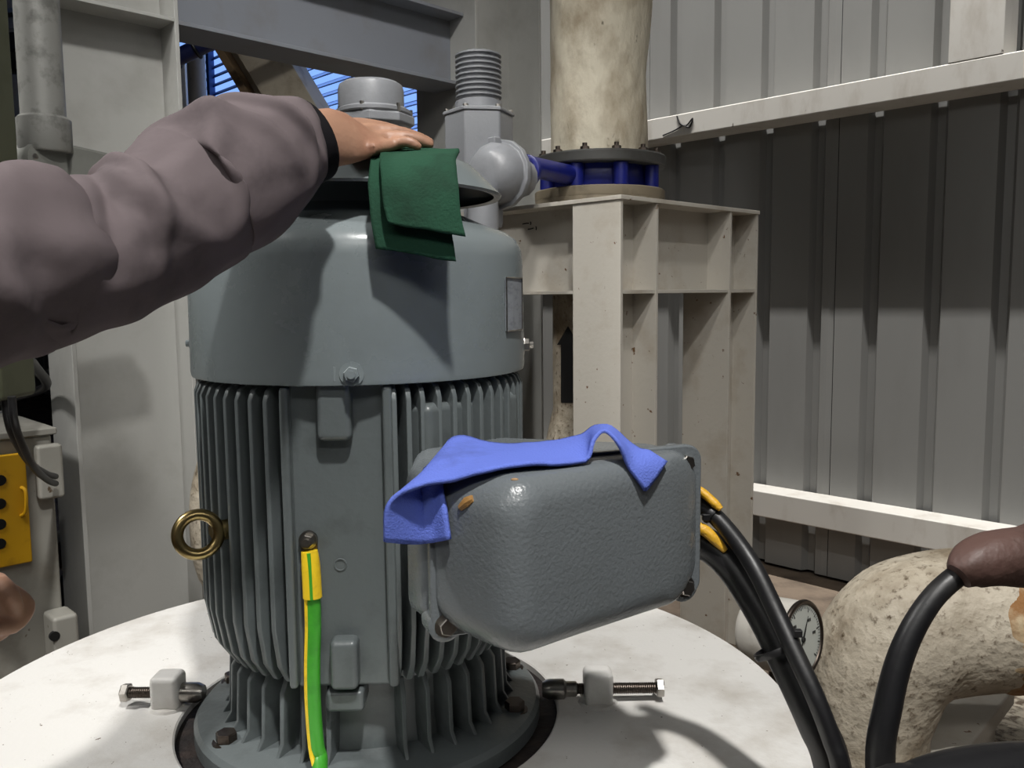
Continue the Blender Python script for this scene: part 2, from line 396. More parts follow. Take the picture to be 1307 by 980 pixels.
for sg in (-1, 1):
    a_ = C1[0]+(-WF1/2 if sg < 0 else .005)
    MB().obox(AB(a_, C1[1]-D1/2+.014, BZ), AD*(WF1/2-.005), BD*(D1-.028), ZD*.012).build('stiffener', 'steelgrey', col1, bevel=.002)
e2 = at_a(608, 140, 0)
# second column: its near flange is where the beam ends (photo x 585)
pend = at_a(586, 100, C1[0]-.06)
b2 = pend.dot(BD)
WF2, D2 = .40, .40
k2 = at_b(608, 140, b2); C2 = (k2.dot(AD)+WF2/2, b2+D2/2)
col2 = hcolumn('steel_column', C2, WF2, D2, -CZ, 5.3, 'steelgrey', 'wide grey steel column behind the ribbed valve actuator')
beam = thing('steel_beam', AB(C1[0], C1[1]+D1/2, BZ), 'grey steel I beam spanning between the two grey columns', 'beam')
bL = b2-(C1[1]+D1/2); b0 = C1[1]+D1/2; BH = .30
MB().obox(AB(C1[0]-.095, b0, BZ), AD*.19, BD*bL, ZD*.014).build('flange', 'beam', beam, bevel=.002)
MB().obox(AB(C1[0]-.095, b0, BZ+BH-.014), AD*.19, BD*bL, ZD*.014).build('flange', 'beam', beam, bevel=.002)
MB().obox(AB(C1[0]-.005, b0, BZ+.014), AD*.010, BD*bL, ZD*(BH-.028)).build('web', 'beam', beam)

# ------------------------------------------------------------------ brace, blue pipe, white pipe and roof steel seen under the beam
q0 = at(262, 40, 5.0); q1 = at(352, 190, 5.0)
ax = (q1-q0).normalized()
br = thing('brace', q1, 'cream diagonal brace with a brown edge under the I beam', 'brace')
sd = (at(345, 40, 5.0)-q0)
q0e = q0-ax*.6; q1e = q1+ax*1.1
MB().obox(q0e+sd*.28, q1e-q0e, sd*.75, Vector((.05, .25, 0))).build('face_board', 'brace', br, bevel=.004)
MB().obox(q0e-Vector((0, .06, 0)), q1e-q0e, sd*.13, Vector((.02, .3, 0))).build('edge_board', 'bracewood', br, bevel=.004)
MB().obox(q0e+sd*.13+Vector((0, .1, 0)), q1e-q0e, sd*.15, Vector((.02, .15, 0))).build('web_board', 'brace', br)
a_, b_ = at(170, 101, 4.6), at(300, 38, 4.6)
bp = thing('overhead_pipe', a_, 'dark blue overhead pipe with clips under the I beam', 'pipe')
MB().cyl(a_-(b_-a_)*.5, b_+(b_-a_)*2, .042).build('pipe', 'bluepipe', bp, smooth=True)
for t in (.42, .62):
    c = a_.lerp(b_, t); MB().torus(c, b_-a_, .046, .009, 20, 8).build('clip', 'black', bp, smooth=True)
c = at(252, 120, 6.2)
o = MB().cyl((c.x, c.y, 0), (c.x, c.y, CZ+2.0), .062).build('vertical_pipe', 'girt', smooth=True)
tag(o, 'thin white vertical pipe beside the brown edged brace', 'pipe')
c = at(222, 120, 7.0)
for i, (px, w) in enumerate(((203, 9), (226, 7))):
    c = at(px, 120, 7.4)
    o = MB().obox((c.x, c.y, 0), (w/1100*7.4*1.6, 0, 0), (0, .1, 0), (0, 0, CZ+1.95)).build('cable_tray_post', 'steelgrey', bevel=.004)
    tag(o, ('wider' if i == 0 else 'narrower')+' grey upright post far behind, between column and white pipe', 'post')
for i, (y, z) in enumerate(((9.2, 0), (10.2, 1), (11.2, 2), (12.2, 3))):
    p = at(-60, 18+i*26, y); q = at(34, 8+i*26, y+.1)
    o = MB().obox(p, q-p, (0, .12, 0), (0, 0, .12 if i % 2 else .2)).build('roof_purlin', 'girt' if i in (0, 1) else 'roof')
    tag(o, ['uppermost white roof purlin behind the galvanised conduit', 'second white roof purlin behind the galvanised conduit',
            'upper dark roof purlin behind the galvanised conduit', 'lower dark roof purlin behind the galvanised conduit'][i], 'purlin')
p = at(0, 150, 8.5)
o = MB().obox(at(-30, 152, 8.5), (1.2, 0, 0), (0, .5, 0), at(-30, 95, 8.5)-at(-30, 152, 8.5)).build('duct_box', 'girt', bevel=.01)
tag(o, 'pale ventilation duct far behind the galvanised conduit', 'duct')

# ------------------------------------------------------------------ conduit, conduit body and olive post at the left
cp = at(57, 170, 2.05)
cd = thing('conduit', (cp.x, cp.y, cp.z), 'galvanised steel conduit with socket in front of the grey column', 'conduit')
MB().cyl((cp.x, cp.y, cp.z+.02), (cp.x, cp.y, CZ+3.5), .048, 24).build('pipe', 'galv', cd, smooth=True)
MB().lathe([(.054, -.045), (.058, -.04), (.058, .03), (.052, .036)], 24, cp).build('socket', 'galv', cd, smooth=True)
jb = thing('junction_fitting', at(70, 200, 2.03), 'grey cast conduit fitting with a round end and screwed lid', 'conduit fitting')
p0, p1 = at(62, 206, 2.03), at(190, 232, 2.25)
dx = (p1-p0); up = Vector((0, 0, .052)); nn = Vector((dx.y, -dx.x, 0)).normalized()
MB().prism([p0+up, p0-up, p1-up, p1+up], nn*-.09).build('body', 'conduitbody', jb, bevel=.012, seg=3)
MB().lathe([(.052, 0), (.055, .01), (.055, .09), (.05, .10)], 28, p0+nn*.008, -nn).build('round_end', 'conduitbody', jb, smooth=True)
MB().prism([p0+up*.86+dx*.14, p0-up*.86+dx*.14, p1-up*.86, p1+up*.86], nn*.008).build('lid', 'conduitbody', jb, bevel=.003)
MB().lathe([(.010, 0), (.009, .006), (.004, .008)], 12, at(43, 200, 2.0), nn).build('screw', 'steel', jb, smooth=True)
c = at(-24, 150, 1.80)
op = MB().obox((c.x-.16, c.y+.01, CZ-.049), (.175, 0, 0), (0, .09, 0), (0, 0, 5.4+.05)).build('post', 'olive', bevel=.006)
tag(op, 'dark olive hanging post left of the galvanised conduit', 'post')
c = at(36, 506, 1.9)
ob = thing('control_box', (c.x, c.y, c.z), 'olive control box below the sleeve with black cables hanging out', 'box')
MB().obox((c.x-.24, c.y-.1, c.z), (.24, 0, 0), (0, .14, 0), (0, 0, CZ-.05-c.z)).build('housing', 'olive', ob, bevel=.012, seg=3)
MB().obox((c.x-.225, c.y-.11, c.z+.02), (.21, 0, 0), (0, .012, 0), (0, 0, .26)).build('lid', 'olive', ob, bevel=.004)
for i, pts in enumerate((((6, 508, 1.84), (14, 550, 1.86), (36, 588, 2.0), (58, 604, 2.22), (71, 608, 2.425)), ((15, 506, 1.80), (21, 548, 1.82), (42, 594, 1.96), (60, 612, 2.19), (71, 617, 2.415)))):
    o = MB().tube([at(*p) for p in pts], .0085, 10).build('control_cable', 'black', smooth=True)
    tag(o, ['black cable sagging out of the olive box, upper of the pair', 'black cable sagging out of the olive box, lower of the pair'][i], 'cable', 'cables from the olive box')
o = MB().tube([at(30, 452, 2.15), at(46, 470, 2.42), AB(2.93, .838, at(67, 492, 2.7).z-CZ), AB(3.15, .80, at(67, 503, 2.9).z-CZ), AB(3.3, .66, at(60, 520, 2.9).z-CZ)], .014, 10).build('control_cable', 'black', smooth=True)
tag(o, 'thick black cable behind the olive box, above the machine bench', 'cable')

# ------------------------------------------------------------------ machine with the yellow guard, far left
mc = thing('machine_bench', at(40, 800, 2.3), 'worn grey machine bench behind the yellow perforated guard', 'machine')
tl = at(74, 545, 2.5); ta, tb_ = tl.dot(AD), min(tl.dot(BD), .80)
MB().obox(AB(ta+.02, tb_-1.0-.01, -CZ), BD*1.0, AD*.5, ZD*(tl.z-.02)).build('body', 'machine', mc, bevel=.01)
MB().obox(AB(ta, tb_-1.0, tl.z-.02-CZ), BD*1.0, AD*.56, ZD*.02).build('top', 'machine', mc, bevel=.004)
def on_front(px, py, lift=0): return at_a(px, py, ta+.02-lift)
p = on_front(60, 600)
MB().cbox(p-AD*.02, BD*.07, AD*.04, ZD*.16).build('bracket', 'machine', mc, bevel=.01)
p = on_front(72, 810)
MB().cbox(p-AD*.05, BD*.07, AD*.10, ZD*.17).build('lug', 'machine', mc, bevel=.012)
q_ = at_a(70, 812, ta+.02-.10); MB().cyl(q_-AD*.002, q_+AD*.01, .014, 16).build('lug_hole', 'hole', mc)
gd = thing('guard_plate', on_front(20, 720), 'yellow steel guard plate with a column of round black holes', 'guard')
g0, g1 = on_front(38, 575), on_front(38, 714)
MB().obox(g1-BD*.3-AD*.03, BD*.3, AD*.02, ZD*(g0.z-g1.z)).build('plate', 'guard', gd, bevel=.004)
for y in (613, 643, 669, 694):
    c = at_a(0, y, ta-.01); MB().cyl(c-AD*.002, c+AD*.015, .0155, 18).build('hole', 'hole', gd)
MB().tube([at_a(27, 622, ta-.01), at_a(33, 628, ta-.03), at_a(33, 652, ta-.03), at_a(27, 658, ta-.01)], .005, 8).build('handle', 'guard', gd, smooth=True)
for i, (px, py, Y, r) in enumerate(((84, 708, 3.0, .05), (82, 752, 2.9, .06), (88, 690, 3.2, .05))):
    c = at(px, py, Y); mb = MB().sphere(c, r, 12, 8)
    for v in mb.v:
        n_ = noise.noise(v*18+Vector((i, 0, 0))); v += (v-c)*n_*.5
    o = mb.build('debris_lump', ['darksteel', 'black', 'machine'][i], smooth=True)
    tag(o, ['rusty lump beside the machine bench', 'dark lump low beside the machine bench', 'pale lump beside the machine bench'][i], 'debris')
# lagged pipe low behind the motor, left of the eye bolt
pp = [at(262, 540, 2.9), at(262, 620, 2.9), at(235, 690, 2.95), at(170, 720, 3.0)]
pp = [at(290, 480, 2.75), at(282, 570, 2.75), at(276, 640, 2.75), at(290, 720, 2.75), at(330, 760, 2.8)]
o = MB().tube(pp, [.055, .06, .08, .10, .10], 20, disp=lambda L, a: 1+.03*math.sin(9*L+a)).build('bypass_pipe', 'lagdirty', smooth=True)
tag(o, 'small lagged pipe bend behind the brass eye bolt', 'pipe')

# ================================================================== PIPE SUPPORT FRAME, VALVE AND PIPES
k1 = at(792, 330, 2.80); ka, kb = k1.dot(AD), k1.dot(BD)
TOPZ = at(792, 254, 2.80).z-CZ; LOWZ = at(792, 370, 2.80).z-CZ
PW = .205; FA, FB = .90, .86
sf = thing('pipe_support', AB(ka+FA/2, kb+FB/2, -CZ), 'white painted steel pipe support frame under the blue valve', 'support frame')
def post(a, b):
    MB().obox(AB(a, b, -CZ), AD*PW, BD*.013, ZD*(TOPZ+CZ)).build('post_flange', 'support', sf, bevel=.0015)
    MB().obox(AB(a, b+PW-.013, -CZ), AD*PW, BD*.013, ZD*(TOPZ+CZ)).build('post_flange', 'support', sf, bevel=.0015)
    MB().obox(AB(a+PW/2-.005, b+.013, -CZ), AD*.010, BD*(PW-.026), ZD*(TOPZ+CZ)).build('post_web', 'support', sf)
    MB().obox(AB(a+.004, b+.013, LOWZ-.012), AD*(PW-.008), BD*(PW-.026), ZD*.012).build('stiffener', 'support', sf)
for a in (ka, ka+FA-PW):
    for b in (kb, kb+FB-PW): post(a, b)
for a in (ka, ka+FA-PW):              # beams along B
    w_ = PW*.95
    MB().obox(AB(a+PW/2-.005, kb+PW, LOWZ), AD*.010, BD*(FB-2*PW), ZD*(TOPZ-LOWZ)).build('beam_web', 'support', sf)
    MB().obox(AB(a+.005, kb+PW, LOWZ-.012), AD*w_, BD*(FB-2*PW), ZD*.012).build('beam_flange', 'support', sf, bevel=.0015)
for b in (kb, kb+FB-PW):              # beams along A
    MB().obox(AB(ka+PW, b+PW/2-.005, LOWZ), AD*(FA-2*PW), BD*.010, ZD*(TOPZ-LOWZ)).build('beam_web', 'support', sf)
    MB().obox(AB(ka+PW, b+.005, LOWZ-.012), AD*(FA-2*PW), BD*w_, ZD*.012).build('beam_flange', 'support', sf, bevel=.0015)
pc = AB(ka+.445, kb+.43, 0); pcx, pcy = pc.x, pc.y
# top plate: frame of four strips around the pipe opening
tpm = MB(); H_ = .20
for (a0, a1_, b0_, b1_) in ((0, FA, 0, .43-H_), (0, FA, .43+H_, FB), (0, .445-H_, .43-H_, .43+H_), (.445+H_, FA, .43-H_, .43+H_)):
    tpm.obox(AB(ka-.006+a0, kb-.006+b0_, TOPZ), AD*(a1_-a0+.006), BD*(b1_-b0_+.006), ZD*.014)
tpm.build('top_plate', 'support', sf, bevel=.0015)
MB().lathe([(.21, TOPZ+.014), (.25, TOPZ+.014), (.25, TOPZ+.0575), (.21, TOPZ+.0575)], 48, (pcx, pcy, CZ), cap=False).build('bearing_ring', 'flangelow', sf, smooth=True, ang=30)
# handwritten marks on the beam
for i, pts in enumerate((((667, 286), (672, 285), (675, 285)), ((677, 283), (677.6, 285), (677, 287)), ((674, 292.5), (678, 292), (681, 291)), ((684, 289), (684.5, 291), (684.2, 293.5)))):
    MB().tube([at_b(x, y, kb+PW/2-.006) for x, y in pts], .0022, 5, smooth=2).build('marker_stroke', 'ink', sf)

vz = TOPZ+.058
FR = .252
lp = thing('riser_pipe', (pcx, pcy, 0), 'cream lagged pipe with a painted black arrow inside the support frame', 'pipe')
prof = [(.24, -CZ), (.235, -1.0), (.222, -.62), (.206, -.54), (.185, -.45), (.185, -.2), (.184, .0), (.184, vz+.005)]
MB().lathe([(r, z+CZ) for r, z in prof], 40, (pcx, pcy, 0)).build('pipe', 'lagdirty', lp, smooth=True)
MB().lathe([(.186, vz), (.25, vz), (.252, vz+.006), (.252, vz+.032), (.248, vz+.036), (.186, vz+.036)], 48, (pcx, pcy, CZ)).build('lower_flange', 'flangelow', lp, smooth=True, ang=30)
# painted arrow, wrapped on the pipe
aw = MB(); base_ang = math.atan2(-pcy, -pcx)   # towards the camera
aa = (lambda px: None)
def on_pipe(px, py, r=.1875):
    d = ray(px, py); o = Vector((0, 0, CZ)); dx, dy = d.x, d.y
    A_ = dx*dx+dy*dy; B_ = -2*(dx*pcx+dy*pcy); C_ = pcx*pcx+pcy*pcy-r*r
    disc = B_*B_-4*A_*C_
    t = (-B_-math.sqrt(max(disc, 0)))/(2*A_); return o+d*t
xs = [716, 720, 724, 728, 732, 736]
rows = [[on_pipe(x, y) for x in xs] for y in (514, 490, 465, 440)]
aw.grid(rows)
aw.grid([[on_pipe(x, 440-(1-abs(x-725)/14)*24) for x in (711, 716, 720, 725, 730, 734, 739)], [on_pipe(x, 440) for x in (711, 716, 720, 725, 730, 734, 739)]])
aw.build('painted_arrow', 'ink', lp, solid=.001)
# blue butterfly valve body with lugs
bv = thing('butterfly_valve', (pcx, pcy, CZ+vz+.036), 'blue lugged butterfly valve clamped between two dark flanges', 'valve')
z0 = vz+.036; z1 = z0+.085
MB().lathe([(.15, z0), (.19, z0), (.192, z0+.004), (.192, z1-.004), (.19, z1), (.15, z1)], 48, (pcx, pcy, CZ)).build('body', 'valveblue', bv, smooth=True, ang=30)
for k in range(8):
    t = 2*PI*(k+.35)/8; d = Vector((math.cos(t), math.sin(t), 0))
    MB().cyl(Vector((pcx, pcy, CZ+z0+.002))+d*.213, Vector((pcx, pcy, CZ+z1-.002))+d*.213, .028, 16).build('lug', 'valveblue', bv, smooth=True)
# upper flange with bolts, then the lagged riser
up_ = thing('lagged_riser', (pcx, pcy, CZ+z1), 'thick cream cracked lagging pipe rising from the dark flange', 'pipe')
MB().lathe([(.17, z1), (FR, z1), (FR+.004, z1+.005), (FR+.004, z1+.036), (FR, z1+.042), (.17, z1+.042)], 56, (pcx, pcy, CZ)).build('flange', 'flangedark', up_, smooth=True, ang=30)
bm_ = None
for k in range(12):
    t = 2*PI*(k+.35)/12; d = Vector((math.cos(t), math.sin(t), 0))*.222
    b = MB(); hexhead(b, Vector((pcx, pcy, CZ+z1+.042))+d, ZD, .017, .014); b.cyl(Vector((pcx, pcy, CZ+z1+.05))+d, Vector((pcx, pcy, CZ+z1+.068))+d, .009, 10)
    b.build('flange_bolt', 'darksteel', up_)
def lagd(L, a): return 1+.025*noise.noise(Vector((math.cos(a)*1.6, math.sin(a)*1.6, L*2.2)))+.012*noise.noise(Vector((math.cos(a)*4, math.sin(a)*4, L*6)))
ln = [(pcx, pcy, CZ+z1+.040), (pcx, pcy, CZ+z1+.14), (pcx-.004, pcy, CZ+z1+.35), (pcx+.006, pcy, CZ+z1+.7), (pcx, pcy, CZ+z1+1.3), (pcx, pcy, CZ+4.6)]
MB().tube(ln, [.186, .186, .182, .198, .2, .2], 56, 10, disp=lagd).build('lagging', 'lag', up_, smooth=True)

# ------------------------------------------------------------------ ribbed valve actuator beside the valve (towards -B)
vc = Vector((pcx, pcy, CZ+(z0+z1)/2))
ac = at(628, 215, 2.84)
va = thing('valve_actuator', (ac.x, ac.y, ac.z), 'grey valve actuator with a ribbed cylinder on a faceted box', 'actuator')
dv = Vector((vc.x-ac.x, vc.y-ac.y, 0)).normalized()
gz = vc.z
g = Vector((ac.x, ac.y, gz))
MB().lathe([(.045, -.10), (.070, -.09), (.098, -.05), (.100, -.012), (.114, -.010), (.114, .012), (.100, .014), (.094, .045), (.070, .075), (.064, .085), (.064, .125), (.052, .13)], 14, g+dv*.05-ZD*.045, dv).build('gearbox', 'actuator', va, bevel=.004, seg=2)
MB().cyl(g+dv*.14, vc-dv*.16, .036, 24).build('stem_housing', 'valveblue', va, smooth=True)
MB().lathe([(.050, 0), (.058, .005), (.058, .018), (.050, .022)], 24, g+dv*.185-ZD*.02, dv).build('collar', 'valveblue', va, smooth=True)
t1, t2 = at(612, 196, 2.96), at(612, 148, 2.96)
hx = Vector((t1.x, t1.y, 0))
zb, zt_ = t1.z-.085, t2.z
MB().lathe([(.112, zb), (.116, zb+.01), (.116, zt_)], 6, (hx.x, hx.y, 0), a0=R(8)).build('box_housing', 'actuator', va, bevel=.006, seg=3)
MB().lathe([(.119, zt_), (.121, zt_+.002), (.121, zt_+.010), (.112, zt_+.014)], 6, (hx.x, hx.y, 0), a0=R(8)).build('lid', 'actuator', va, bevel=.003)
for k in range(6):
    t = R(8)+k*PI/3
    b = MB(); hexhead(b, (hx.x+.106*math.cos(t), hx.y+.106*math.sin(t), zt_+.011), ZD, .009, .009); b.build('bolt', 'steel', va)
zc0 = zt_+.014; zc1 = at(610, 70, 2.96).z; nr = 9; pr = [(.070, zc0), (.078, zc0+.002), (.078, zc0+.030)]
zz = zc0+.034; ph = (zc1-zz)/nr
for k in range(nr):
    pr += [(.068, zz), (.068, zz+ph*.42), (.077, zz+ph*.55), (.077, zz+ph*.85), (.068, zz+ph)]; zz += ph
pr += [(.06, zz+.004)]
MB().lathe(pr, 40, (hx.x, hx.y, 0)).build('ribbed_cylinder', 'actuator', va, smooth=True, ang=25)
fq = at(631, 182, 2.86)
MB().cbox(fq, BD*.03, AD*.035, ZD*.034).build('lug', 'actuator', va, bevel=.005)
MB().cyl(g+Vector((-.03, -.05, -.10)), g+Vector((-.03, -.05, -.24)), .05, 24).build('lower_shaft', 'actuator', va, smooth=True)
hq = at(617, 275, 2.90)
MB().lathe([(.04, -.045), (.062, -.04), (.066, -.02), (.066, .035), (.055, .05)], 8, hq).build('drive_hub', 'actuator', va, bevel=.004)

# ------------------------------------------------------------------ round capped housing behind the hand
hc = at(480, 165, 2.55)
hs = thing('capped_housing', (hc.x, hc.y, 0), 'grey round capped housing behind the hand on the motor', 'housing')
yt = at(475, 106, 2.55).z; yb = at(480, 140, 2.55).z
def hz(py): return at(478, py, 2.55).z
MB().lathe([(.094, hz(141)), (.094, hz(116)), (.090, hz(110)), (.078, hz(106.5)), (.03, hz(105))], 40, (hc.x-.012, hc.y, 0)).build('cap', 'actuator', hs, smooth=True)
MB().lathe([(.104, hz(149)), (.108, hz(147)), (.108, hz(143)), (.097, hz(140))], 40, (hc.x-.006, hc.y, 0)).build('cap_rim', 'actuator', hs, smooth=True, ang=30)
MB().lathe([(.102, hz(163)), (.112, hz(161)), (.112, hz(151)), (.106, hz(149))], 8, (hc.x, hc.y, 0)).build('band', 'actuator', hs, bevel=.003)
MB().lathe([(.10, .02), (.10, .03), (.085, .05), (.085, hz(166)), (.10, hz(163))], 32, (hc.x, hc.y, 0)).build('stand', 'actuator', hs, smooth=True)
for k in range(6):
    t = k*PI/3+.3
    MB().cyl((hc.x+.102*math.cos(t), hc.y+.102*math.sin(t), hz(149)), (hc.x+.102*math.cos(t), hc.y+.102*math.sin(t), hz(138.5)), .006, 8).build('bolt', 'steel', hs)

# ================================================================== RIGHT: LAGGED ELBOW, GAUGE, HOSES
EY = 1.86
el = thing('elbow_pipe', at(1120, 970, EY), 'big stained cream lagged elbow pipe beside the round plate', 'pipe')
ep = [at(1520, 772, EY-.12), at(1400, 780, EY-.06), at(1290, 788, EY-.03), at(1210, 794, EY), at(1160, 808, EY), at(1125, 845, EY), at(1108, 905, EY)]
ep += [Vector((ep[-1].x-.003, ep[-1].y, CZ-.985)), Vector((ep[-1].x-.003, ep[-1].y, CZ-1.0185))]
MB().tube(ep, [.150, .150, .154, .16, .160, .150, .138, .134, .134], 40, 8, disp=lambda L, a: 1+.03*noise.noise(Vector((math.cos(a)*2, math.sin(a)*2, L*7)))).build('lagging', 'lagdirty', el, smooth=True)
r0 = at(1262, 790, EY-.02); r1 = at(1308, 787, EY-.035)
MB().tube([r0, r0.lerp(r1, .3), r0.lerp(r1, .7), r1], [.1545, .158, .163, .156], 36, 4, disp=lambda L, a: 1+.05*noise.noise(Vector((math.cos(a)*3, math.sin(a)*3, L*20)))).build('rusty_joint', 'rust', el, smooth=True)
# pale slab under the elbow
PZ = -1.02
poly = [at_z(x, y, PZ) for x, y in ((1296, 876), (1258, 926), (1190, 1010), (1090, 1010), (1075, 930), (1120, 850))]
sb = MB().prism([p-ZD*.05 for p in poly], ZD*.05); cen = sum(poly, Vector())/len(poly)
sb.prism([Vector((cen.x+(p.x-cen.x)*.8, cen.y+(p.y-cen.y)*.8, 0)) for p in poly], ZD*(PZ+CZ-.05))
tag(sb.build('pipe_plinth', 'support', bevel=.006), 'pale plinth slab under the lagged elbow pipe', 'plinth')
c = at_z(1300, 920, -1.15)
gb = MB().prism([(c.x-.12, c.y-.10, c.z-.03), (c.x+.25, c.y-.2, c.z-.03), (c.x+.35, c.y+.2, c.z-.03), (c.x-.02, c.y+.25, c.z-.03)], (0, 0, .03))
gb.obox((c.x, c.y-.05, 0), (.2, 0, 0), (0, .1, 0), (0, 0, c.z-.03))
tag(gb.build('rusty_step', 'speckle', bevel=.003), 'small speckled rusty step plate right of the plinth', 'plate')
# pressure gauge
gf = at(1024, 816, 1.66)
gx = Vector((math.sin(R(138)), math.cos(R(138)), .10)).normalized()
pg = thing('pressure_gauge', gf-gx*.08, 'white pressure gauge with a dark rimmed dial beside the round plate', 'gauge')
MB().lathe([(.03, -.115), (.070, -.11), (.075, -.10), (.075, -.004), (.072, 0)], 44, gf, gx).build('case', 'gaugebody', pg, smooth=True)
MB().torus(gf, gx, .0735, .0055, 48, 10).build('rim', 'darksteel', pg, smooth=True)
MB().lathe([(.0715, -.002), (.0715, .001)], 44, gf, gx).build('dial', 'gaugeface', pg)
xg = ZD.cross(gx).normalized(); yg = gx.cross(xg)
def gp(ang, r, h=.0022): return gf+gx*h+xg*(r*math.cos(ang))+yg*(r*math.sin(ang))
tk = MB()
for k in range(51):
    a = R(225-270*k/50); l_ = .010 if k % 10 == 0 else (.007 if k % 5 == 0 else .0045)
    d = gp(a, 1)-gp(a, 0); tk.cbox(gp(a, .065-l_/2), d*l_, d.cross(gx)*(.0016 if k % 5 == 0 else .0008), gx*.0006)
tk.build('tick_marks', 'ink', pg)
MB().prism([gp(R(60), .048), gp(R(150), .003), gp(R(240), .016), gp(R(-30), .003)], gx*.001).build('needle', 'ink', pg)
MB().lathe([(.006, .001), (.005, .005)], 16, gf, gx).build('needle_hub', 'ink', pg)
for a in (50, 5, 130):     # dial figures, too small to read: short strokes
    fg = MB()
    for k in range(3): fg.cbox(gp(R(a), .043)+xg*(.0042*(k-1)), xg*.0022, yg*.006, gx*.0006)
    fg.build('dial_figure', 'ink', pg)
MB().cyl(gf-gx*.06-ZD*.06, (gf-gx*.06).xy.to_3d()+ZD*.10, .012, 14).build('stem', 'darksteel', pg, smooth=True)
# motor supply cables
def cable(name, pts, rad, m, label, n=18, group=None, cat='cable'):
    o = MB().tube([at(*p) if len(p) == 3 and p[1] > 5 else Vector(p) for p in pts], rad, n, 8).build(name, m, smooth=True)
    return tag(o, label, cat, group)
c0 = at(1062, 980, 1.0)
t_ = thing('power_cable', at(1062, 980, 1.0), 'thick black power cable leaving the motor terminal box', 'cable')
pk = [at(858, 690, 1.14), at(896, 692, 1.14), at(934, 722, 1.12), at(975, 785, 1.08), at(1012, 860, 1.04), at(1042, 925, 1.01), at(1064, 985, 1.0), c0+Vector((.035, -.02, -.2)), Vector((c0.x+.06, c0.y-.02, .02))]
MB().tube(pk, .0225, 20, 8).build('sheath', 'black', t_, smooth=True)
MB().tube([at(880, 670, 1.12), at(898, 676, 1.115), at(914, 690, 1.11), at(926, 703, 1.105)], [.006, .008, .007, .004], 10, 4).build('yellow_core', 'tan', t_, smooth=True)
t2_ = thing('power_cable', at(1010, 830, 1.02), 'thinner black cable strapped along the thick power cable', 'cable')
pk2 = [at(860, 628, 1.16), at(892, 642, 1.14), at(925, 672, 1.11), at(960, 720, 1.065), at(990, 780, 1.03), at(1015, 834, .998), at(1040, 888, .972), at(1062, 945, .956), at(1076, 995, .948), c0+Vector((.024, -.058, -.16)), c0+Vector((.026, -.064, -.40)), Vector((c0.x+.026, c0.y-.07, .02))]
MB().tube(pk2, .0115, 16, 8).build('sheath', 'black', t2_, smooth=True)
MB().tube([at(884, 622, 1.13), at(896, 628, 1.125), at(912, 642, 1.115), at(920, 650, 1.11)], [.005, .006, .006, .004], 10, 4).build('yellow_core', 'tan', t2_, smooth=True)
for i, (px, py, Y, dd, r) in enumerate(((992, 828, 1.035, (1, 2), .0285), (912, 664, 1.115, (1.1, 1), .021))):
    tt = thing('cable_tie', at(px, py, Y), ['black cable tie strapping the two power cables together over the gauge', 'black cable tie on the thinner cable beside the yellow core'][i], 'cable tie')
    axd = (at(px+dd[0]*30, py+dd[1]*30, Y-.02)-at(px, py, Y))
    cc = at(px, py, Y) if i == 0 else at(908, 656, 1.125)
    MB().torus(cc, axd, r if i == 0 else .0125, .0022, 28, 6, 2.2).build('strap', 'black', tt, smooth=True)
    MB().cbox(at(1018, 806+2, 1.0) if i == 0 else at(901, 660, 1.115), (.010, 0, 0), (0, .008, 0), (0, 0, .009)).build('buckle', 'black', tt, bevel=.001)
# hose with brown boot, right edge
hb = thing('boot_hose', at(1230, 720, .96), 'black hose bending out of a brown lumpy rubber boot', 'hose')
MB().tube([at(1262, 716, .99), at(1234, 726, .98), at(1190, 764, .97), at(1155, 824, .96), at(1134, 898, .95), at(1124, 985, .94), at(1150, 1150, .92), Vector((at(1150, 1150, .92).x+.10, .88, .03))],
          [.0125, .0125, .013, .0145, .0158, .0165, .017, .017], 20, 8).build('hose', 'black', hb, smooth=True)
MB().tube([at(1224, 735, .965), at(1240, 722, .97), at(1270, 712, .98), at(1312, 710, 1.0), at(1380, 695, 1.04), at(1480, 640, 1.1)], [.016, .026, .032, .037, .042, .04], 24, 6,
          disp=lambda L, a: 1+.10*noise.noise(Vector((math.cos(a)*1.5, math.sin(a)*1.5, L*16)))).build('boot', 'boot', hb, smooth=True)
s0_ = at(1480, 640, 1.1)
MB().tube([s0_, s0_+Vector((.2, .05, -.05)), s0_+Vector((.3, .05, -.4)), (s0_.x+.3, s0_.y+.05, .02)], .03, 16, 6).build('lead', 'black', hb, smooth=True)
q = [at(1120, 1060, .80), at(1180, 1022, .82), at(1240, 1003, .84), at(1320, 995, .86), at(1450, 1005, .88)]
q = [Vector((q[0].x-.05, q[0].y-.03, q[0].z-.2)), *q, Vector((q[-1].x+.1, q[-1].y, q[-1].z-.25)), Vector((q[-1].x+.12, q[-1].y, .03))]
o = MB().tube(q, [.034, .036, .038, .038, .038, .038, .038, .038], 24, 8).build('rubber_hose', 'black', smooth=True)
tag(o, 'fat black rubber hose arching low beside the plinth', 'hose')

